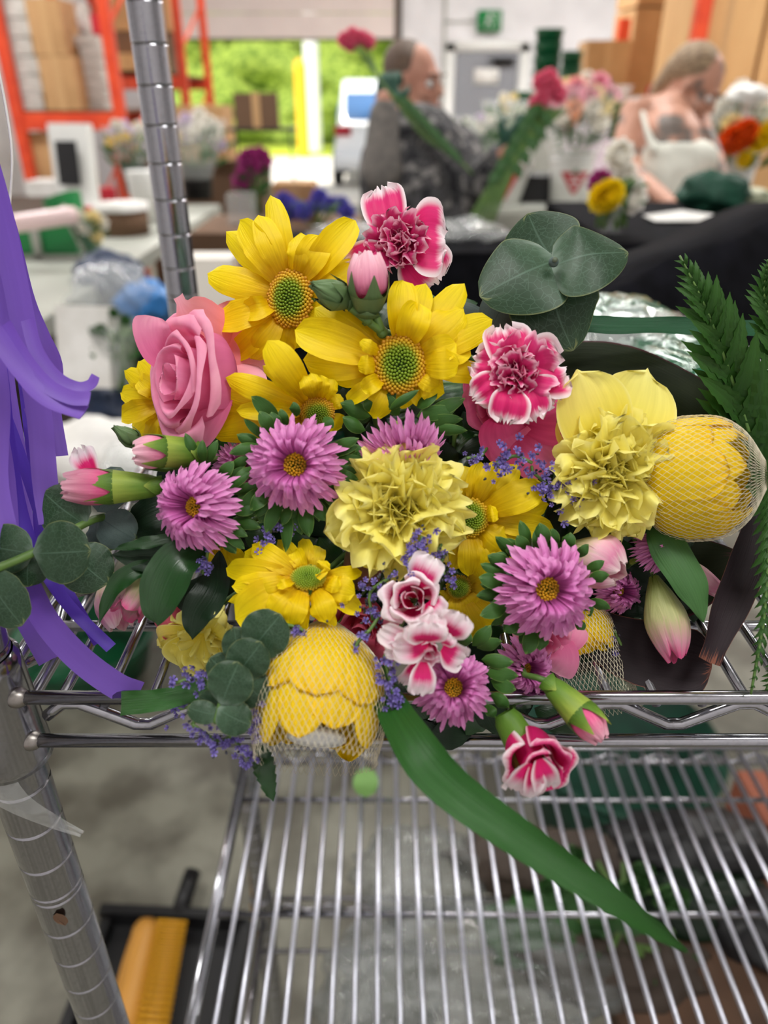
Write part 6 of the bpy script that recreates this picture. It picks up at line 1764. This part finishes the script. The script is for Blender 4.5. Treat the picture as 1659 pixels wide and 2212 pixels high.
def head(mb, c, f, upv, R_=.115):
    """head at c facing f: skull, face, jaw, nose, ears, neck joins later"""
    f = f.normalized(); upv = (upv - f * upv.dot(f)).normalized(); s = f.cross(upv)
    M = Matrix((s, f, upv)).transposed()
    mb.ball(c + upv * .02 - f * .01, R_, 20, 14, (.70, .88, .92), M)
    mb.ball(c + f * .028 - upv * .045, R_ * .8, 18, 12, (.70, .80, .98), M)
    mb.ball(c + f * .062 - upv * .098, R_ * .33, 12, 8, (1, .8, .7), M)      # chin
    mb.tube([c + f * .085 + upv * .012, c + f * .112 - upv * .028, c + f * .088 - upv * .034], [.008, .0135, .010], 10)   # nose
    mb.ball(c + f * .082 + upv * .024, .03, 10, 6, (1.5, .5, .35), M)         # brow
    for e in (-1, 1):
        mb.ball(c + s * e * .080 - f * .005 - upv * .012, .026, 10, 8, (.35, .7, 1.15), M)
        mb.ball(c + s * e * .038 + f * .066 - upv * .03, .028, 10, 7, (1, .7, .8), M)  # cheek
    mb.ball(c + f * .093 - upv * .062, .016, 10, 6, (1.5, .6, .5), M)         # lips
    return s, f, upv


def face_parts(t, c, f, upv, hairm=None):
    f = f.normalized(); upv = (upv - f * upv.dot(f)).normalized(); s = f.cross(upv)
    M = Matrix((s, f, upv)).transposed()
    for e in (-1, 1):
        part(t, 'eye', M_whitep, lambda m: m.ball(c + s * e * .033 + f * .078 - upv * .002, .012, 10, 8))
        part(t, 'iris', M_dark, lambda m: m.ball(c + s * e * .033 + f * .0865 - upv * .002, .006, 8, 6))
        part(t, 'eyebrow', M_hair, lambda m: m.tube([c + s * e * .018 + f * .1 + upv * .022, c + s * e * .034 + f * .098 + upv * .028, c + s * e * .052 + f * .084 + upv * .022], .0035, 6))
    part(t, 'mouth', mat('lips', (150, 78, 72), .5), lambda m: m.ball(c + f * .102 - upv * .062, .014, 12, 6, (1.5, .35, .38), M))


def camo():
    m, nt, b = base_mat('grey patterned fleece')
    b.inputs['Roughness'].default_value = .9
    tc = N(nt, 'ShaderNodeTexCoord'); nz = N(nt, 'ShaderNodeTexNoise', Scale=22, Detail=3); nt.links.new(tc.outputs['Object'], nz.inputs[0])
    r = ramp(nt, [(.40, (40, 40, 44)), (.47, (92, 90, 92)), (.54, (58, 58, 58)), (.62, (142, 138, 136))]); r.color_ramp.interpolation = 'EASE'
    nt.links.new(nz.outputs['Fac'], r.inputs[0]); nt.links.new(r.outputs[0], b.inputs['Base Color'])
    return m
M_camo = camo()
M_trou = mat('dark trousers', (40, 40, 46), .9)
M_sleevegrey = mat('grey knit sleeve', (128, 122, 116), .9, col2=(104, 100, 96), scale=40)

# the man
zM = 2.45
def PM(x, y, dz=0): return P(x, y, zM + dz)
mh = PM(893, 176)
man = thing('person', 'person in a grey patterned fleece and green gloves lifting cut flowers by the garage opening', 'person', (PM(900, 500).x, PM(900, 400).y, 0))
fm = V((.86, -.5, -.08)); um = V((.0, 0, 1))
ty = PM(910, 330).y
LSH, RSH = PM(845, 312, .0), PM(985, 322, .05)
EL1, HD1 = PM(822, 372, -.12), PM(832, 215, -.18)
EL2, HD2 = PM(1035, 400, -.02), PM(1092, 330, -.18)
hip = V((PM(905, 500).x, ty + .02, .98))
chest = V((PM(908, 330).x, ty, PM(908, 330).z)); waist = V((PM(905, 470).x, ty, PM(905, 470).z + .0))
def man_body(m):
    head(m, mh, fm, um, .100)
    limb(m, [mh - um * .06 - fm * .02, PM(895, 262)], [.046, .050])
    limb(m, [PM(900, 318), chest - V((0, 0, .03)), waist, hip], [.075, .12, .125, .13], 14)
    limb(m, [LSH, PM(895, 290), RSH], [.055, .065, .055])
    limb(m, [LSH, EL1, HD1], [.055, .045, .030]); limb(m, [RSH, EL2, HD2], [.055, .045, .030])
    for e in (-1, 1):
        limb(m, [hip + V((e * .085, 0, -.02)), hip + V((e * .1, -.02, -.45)), V((hip.x + e * .1, hip.y, .09))], [.095, .062, .045])
        limb(m, [V((hip.x + e * .1, hip.y + .05, .05)), V((hip.x + e * .11, hip.y - .14, .04))], [.045, .035])
organic('body', M_skin, man_body, man, None, .011, 3)
def man_jacket(m):
    c = PM(895, 268)
    limb(m, [PM(897, 292), PM(904, 322), chest + V((0, 0, .0)), chest - V((0, 0, .06)), waist, V((hip.x, hip.y, .88))], [.066, .115, .15, .165, .16, .16], 16)
    limb(m, [chest + V((-.08, 0, -.05)), waist + V((-.07, 0, 0))], [.13, .13]); limb(m, [chest + V((.09, .02, -.05)), waist + V((.08, 0, 0))], [.13, .13])
    limb(m, [LSH, PM(900, 305), RSH], [.066, .068, .068])
    limb(m, [RSH, EL2, EL2.lerp(HD2, .75)], [.082, .066, .052])
    limb(m, [LSH, LSH.lerp(EL1, .5)], [.084, .074])
organic('fleece_jacket', M_camo, man_jacket, man, None, .014, 3)
organic('sleeve', M_sleevegrey, lambda m: limb(m, [LSH.lerp(EL1, .4), EL1, EL1.lerp(HD1, .8)], [.076, .064, .048]), man, None, .012, 3)
organic('trousers', M_trou, lambda m: [limb(m, [hip + V((e * .085, 0, .05)), hip + V((e * .1, -.02, -.45)), V((hip.x + e * .1, hip.y, .12))], [.12, .085, .07]) for e in (-1, 1)], man, None, .014, 2)
organic('glove', M_dgreen, lambda m: hand(m, HD1 - V((0, 0, .02)), PM(838, 165, -.18) - HD1, V((-.3, -1, 0)), .085, .95, 1), man, None, .006, 2)
organic('glove', M_dgreen, lambda m: hand(m, HD2, PM(1140, 270, -.2) - HD2, V((.2, -1, .1)), .085, .9, -1), man, None, .006, 2)
for e in (-1, 1):
    organic('shoe', M_black, lambda m: limb(m, [V((hip.x + e * .1, hip.y + .06, .05)), V((hip.x + e * .11, hip.y - .16, .045))], [.055, .045]), man, None, .012, 2)
face_parts(man, mh, fm, um)
fn = fm.normalized(); sd = fn.cross(um)
def mhair(m):
    M = Matrix((sd, fn, um)).transposed()
    m.ball(mh + um * .034 - fn * .024, .104, 20, 14, (.74, .82, .84), M)
    m.ball(mh - um * .02 - fn * .07, .045, 12, 8, (1.1, .6, 1), M)
organic('hair', M_hair, mhair, man, None, .011, 2)
# what he holds
fl1 = thing('cut_flowers', 'long stemmed pink flowers held up in the raised green glove', 'flowers', PM(830, 185, -.2))
part(fl1, 'stems', M_stem, lambda m: [m.tube(spline([PM(752 + 14 * k, 84 + 5 * k, -.2), PM(830, 185, -.21), PM(910 + 10 * k, 290, -.2), PM(985 + 12 * k, 340 + 12 * k, -.2)], 14), .0035, 5) for k in range(4)])
for x, y in ((745, 88), (762, 78), (782, 84), (795, 92), (757, 95)):
    part(fl1, 'bloom', M_coral, lambda m: flower_head(m, PM(x, y, -.2), .026, 9, x))
part(fl1, 'leaves', M_lily, lambda m: [blade(m, [PM(850 + 20 * k, 210 + 19 * k, -.21), PM(880 + 20 * k, 220 + 22 * k, -.22), PM(900 + 20 * k, 245 + 22 * k, -.21)], .012, BK, w_leaf, nu=3, nv=6) for k in range(6)])
fl2 = thing('cut_flowers', 'sheaf of pink carnations held low in the other green glove', 'flowers', PM(1092, 330, -.2))
part(fl2, 'stems', M_stem, lambda m: [m.tube(spline([PM(1165 + 9 * k, 235, -.2), PM(1100 + 5 * k, 330, -.22), PM(1010 + 9 * k, 480, -.2)], 12), .005, 5) for k in range(7)])
for x, y in ((1168, 178), (1185, 170), (1196, 188), (1170, 215), (1205, 205), (1185, 195), (1160, 225)):
    part(fl2, 'bloom', M_coral, lambda m: flower_head(m, PM(x, y, -.2), .03, 9, x))
part(fl2, 'leaves', M_lily, lambda m: [blade(m, [PM(1175 - 8 * k, 225 + 14 * k, -.22), PM(1150 - 8 * k + 40 * (k % 2), 240 + 14 * k, -.23), PM(1135 - 8 * k + 60 * (k % 2), 262 + 14 * k, -.22)], .017, BK, w_leaf, nu=3, nv=6) for k in range(11)])

# the woman
zW = 2.62
def PW(x, y, dz=0): return P(x, y, zW + dz)
def tattoo():
    m = mat('tattooed skin', (204, 150, 126), .5)
    nt = m.node_tree; b = nt.nodes['Principled BSDF']
    tc = N(nt, 'ShaderNodeTexCoord'); nz = N(nt, 'ShaderNodeTexNoise', Scale=11, Detail=2); nt.links.new(tc.outputs['Object'], nz.inputs[0])
    r = ramp(nt, [(.52, (204, 150, 126)), (.60, (112, 100, 92))]); nt.links.new(nz.outputs['Fac'], r.inputs[0]); nt.links.new(r.outputs[0], b.inputs['Base Color'])
    return m
M_tat = tattoo()
wh = PW(1500, 182, -.02)
fw = V((.74, -.42, -.62)); uw = V((.35, -.15, .92))
wom = thing('person', 'person in a white tank top with tattooed arms bending over the packing table', 'person', (PW(1440, 500).x, PW(1440, 400).y, 0))
wy = PW(1440, 320).y
WL, WR = PW(1372, 245, .0), PW(1500, 268, .12)
wE, wH = PW(1352, 350, -.05), PW(1452, 446, -.26)
wE2, wH2 = PW(1545, 370, .02), PW(1545, 440, -.22)
wch = PW(1440, 310); wwa = PW(1440, 420); whp = V((wwa.x - .02, wwa.y + .06, .98))
def wbody(m):
    head(m, wh, fw, uw, .102)
    limb(m, [wh - uw * .06 - fw.normalized() * .03, PW(1436, 240, .02)], [.052, .058])
    limb(m, [PW(1440, 262), wch, wwa, whp], [.09, .125, .115, .14], 14)
    limb(m, [WL, PW(1436, 248, .04), WR], [.058, .065, .058])
    limb(m, [WL, wE, wH], [.054, .042, .026]); limb(m, [WR, wE2, wH2], [.054, .042, .026])
    hand(m, wH, V((1, -.1, -.1)), V((0, -.3, 1)), .075, .5, 1); hand(m, wH2, V((.3, -1, -.1)), V((0, -.3, 1)), .075, .5, -1)
    for e in (-1, 1):
        limb(m, [whp + V((e * .085, 0, -.02)), whp + V((e * .1, -.02, -.45)), V((whp.x + e * .1, whp.y, .09))], [.095, .062, .045])
organic('body', M_tat, wbody, wom, None, .010, 3)
def wtop(m):
    limb(m, [PW(1438, 335, 0), PW(1440, 360), wwa + V((0, 0, .02))], [.118, .134, .124], 16)
    for dx in (-.055, .055): m.ball(PW(1440, 345) + V((dx + .03, -.07, -.0)), .068, 14, 10)
    m.tube([PW(1412, 330, -.12), PW(1398, 285, -.10), PW(1388, 245, -.05), PW(1384, 236, .04)], .013, 8); m.tube([PW(1488, 330, -.12), PW(1494, 295, -.08), PW(1492, 262, -.0)], .013, 8)
organic('tank_top', mat('white ribbed cotton', (228, 228, 216), .85), wtop, wom, None, .011, 3)
organic('trousers', M_trou, lambda m: [limb(m, [whp + V((e * .085, 0, .09)), whp + V((e * .1, -.02, -.45)), V((whp.x + e * .1, whp.y, .06))], [.125, .085, .07]) for e in (-1, 1)], wom, None, .014, 2)
face_parts(wom, wh, fw, uw)
fwn = fw.normalized(); uwn = (uw - fwn * uw.dot(fwn)).normalized(); sw_ = fwn.cross(uwn)
def whair(m):
    M = Matrix((sw_, fwn, uwn)).transposed()
    m.ball(wh + uwn * .036 - fwn * .036, .104, 20, 14, (.76, .84, .80), M)
    m.ball(wh + uwn * .0 - fwn * .07, .055, 14, 10, (1, .8, 1), M)
    m.ball(wh + uwn * .06 - fwn * .075, .035, 14, 10, (1, 1, 1), M)
    limb(m, [wh - fwn * .08, wh - fwn * .09 - uwn * .1], [.05, .025])
organic('hair', M_hairb, whair, wom, None, .011, 2)

# distant person in a blue cap
zD = 5.4
pd = P(1292, 208, zD)
far = thing('person', 'distant person in a blue cap behind the big flower sleeve', 'person', (pd.x, pd.y, 0))
def fbody(m):
    head(m, pd, V((.1, -1, -.15)), V((0, 0, 1)), .112)
    limb(m, [pd - V((0, 0, .06)), pd - V((0, 0, .2))], [.05, .06])
    limb(m, [pd - V((0, 0, .28)), pd - V((0, 0, .55)), V((pd.x, pd.y, .9))], [.12, .14, .13], 12)
    for e in (-1, 1):
        limb(m, [pd + V((e * .15, 0, -.25)), pd + V((e * .2, -.02, -.5)), pd + V((e * .12, -.25, -.6))], [.05, .042, .03])
        limb(m, [V((pd.x + e * .09, pd.y, .9)), V((pd.x + e * .1, pd.y, .08))], [.09, .05])
organic('body', M_skin2, fbody, far, None, .016, 2)
organic('shirt', mat('pale lilac shirt', (214, 196, 206), .85), lambda m: (limb(m, [pd - V((0, 0, .27)), pd - V((0, 0, .55)), V((pd.x, pd.y, .95))], [.13, .165, .16], 14), [limb(m, [pd + V((e * .13, 0, -.24)), pd + V((e * .2, -.02, -.48))], [.07, .06]) for e in (-1, 1)]), far, None, .016, 2)
organic('trousers', M_trou, lambda m: [limb(m, [V((pd.x + e * .09, pd.y, .95)), V((pd.x + e * .1, pd.y, .06))], [.12, .07]) for e in (-1, 1)], far, None, .018, 2)
def cap(m):
    m.ball(pd + V((0, .01, .05)), .118, 18, 10, (.8, .95, .75)); m.box(pd + V((0, -.13, .05)), (.13, .1, .012), 0, Matrix.Rotation(.15, 3, 'X'))
organic('cap', mat('blue cap', (56, 84, 150), .8), cap, far, None, .010, 2)
face_parts(far, pd, V((.1, -1, -.15)), V((0, 0, 1)))
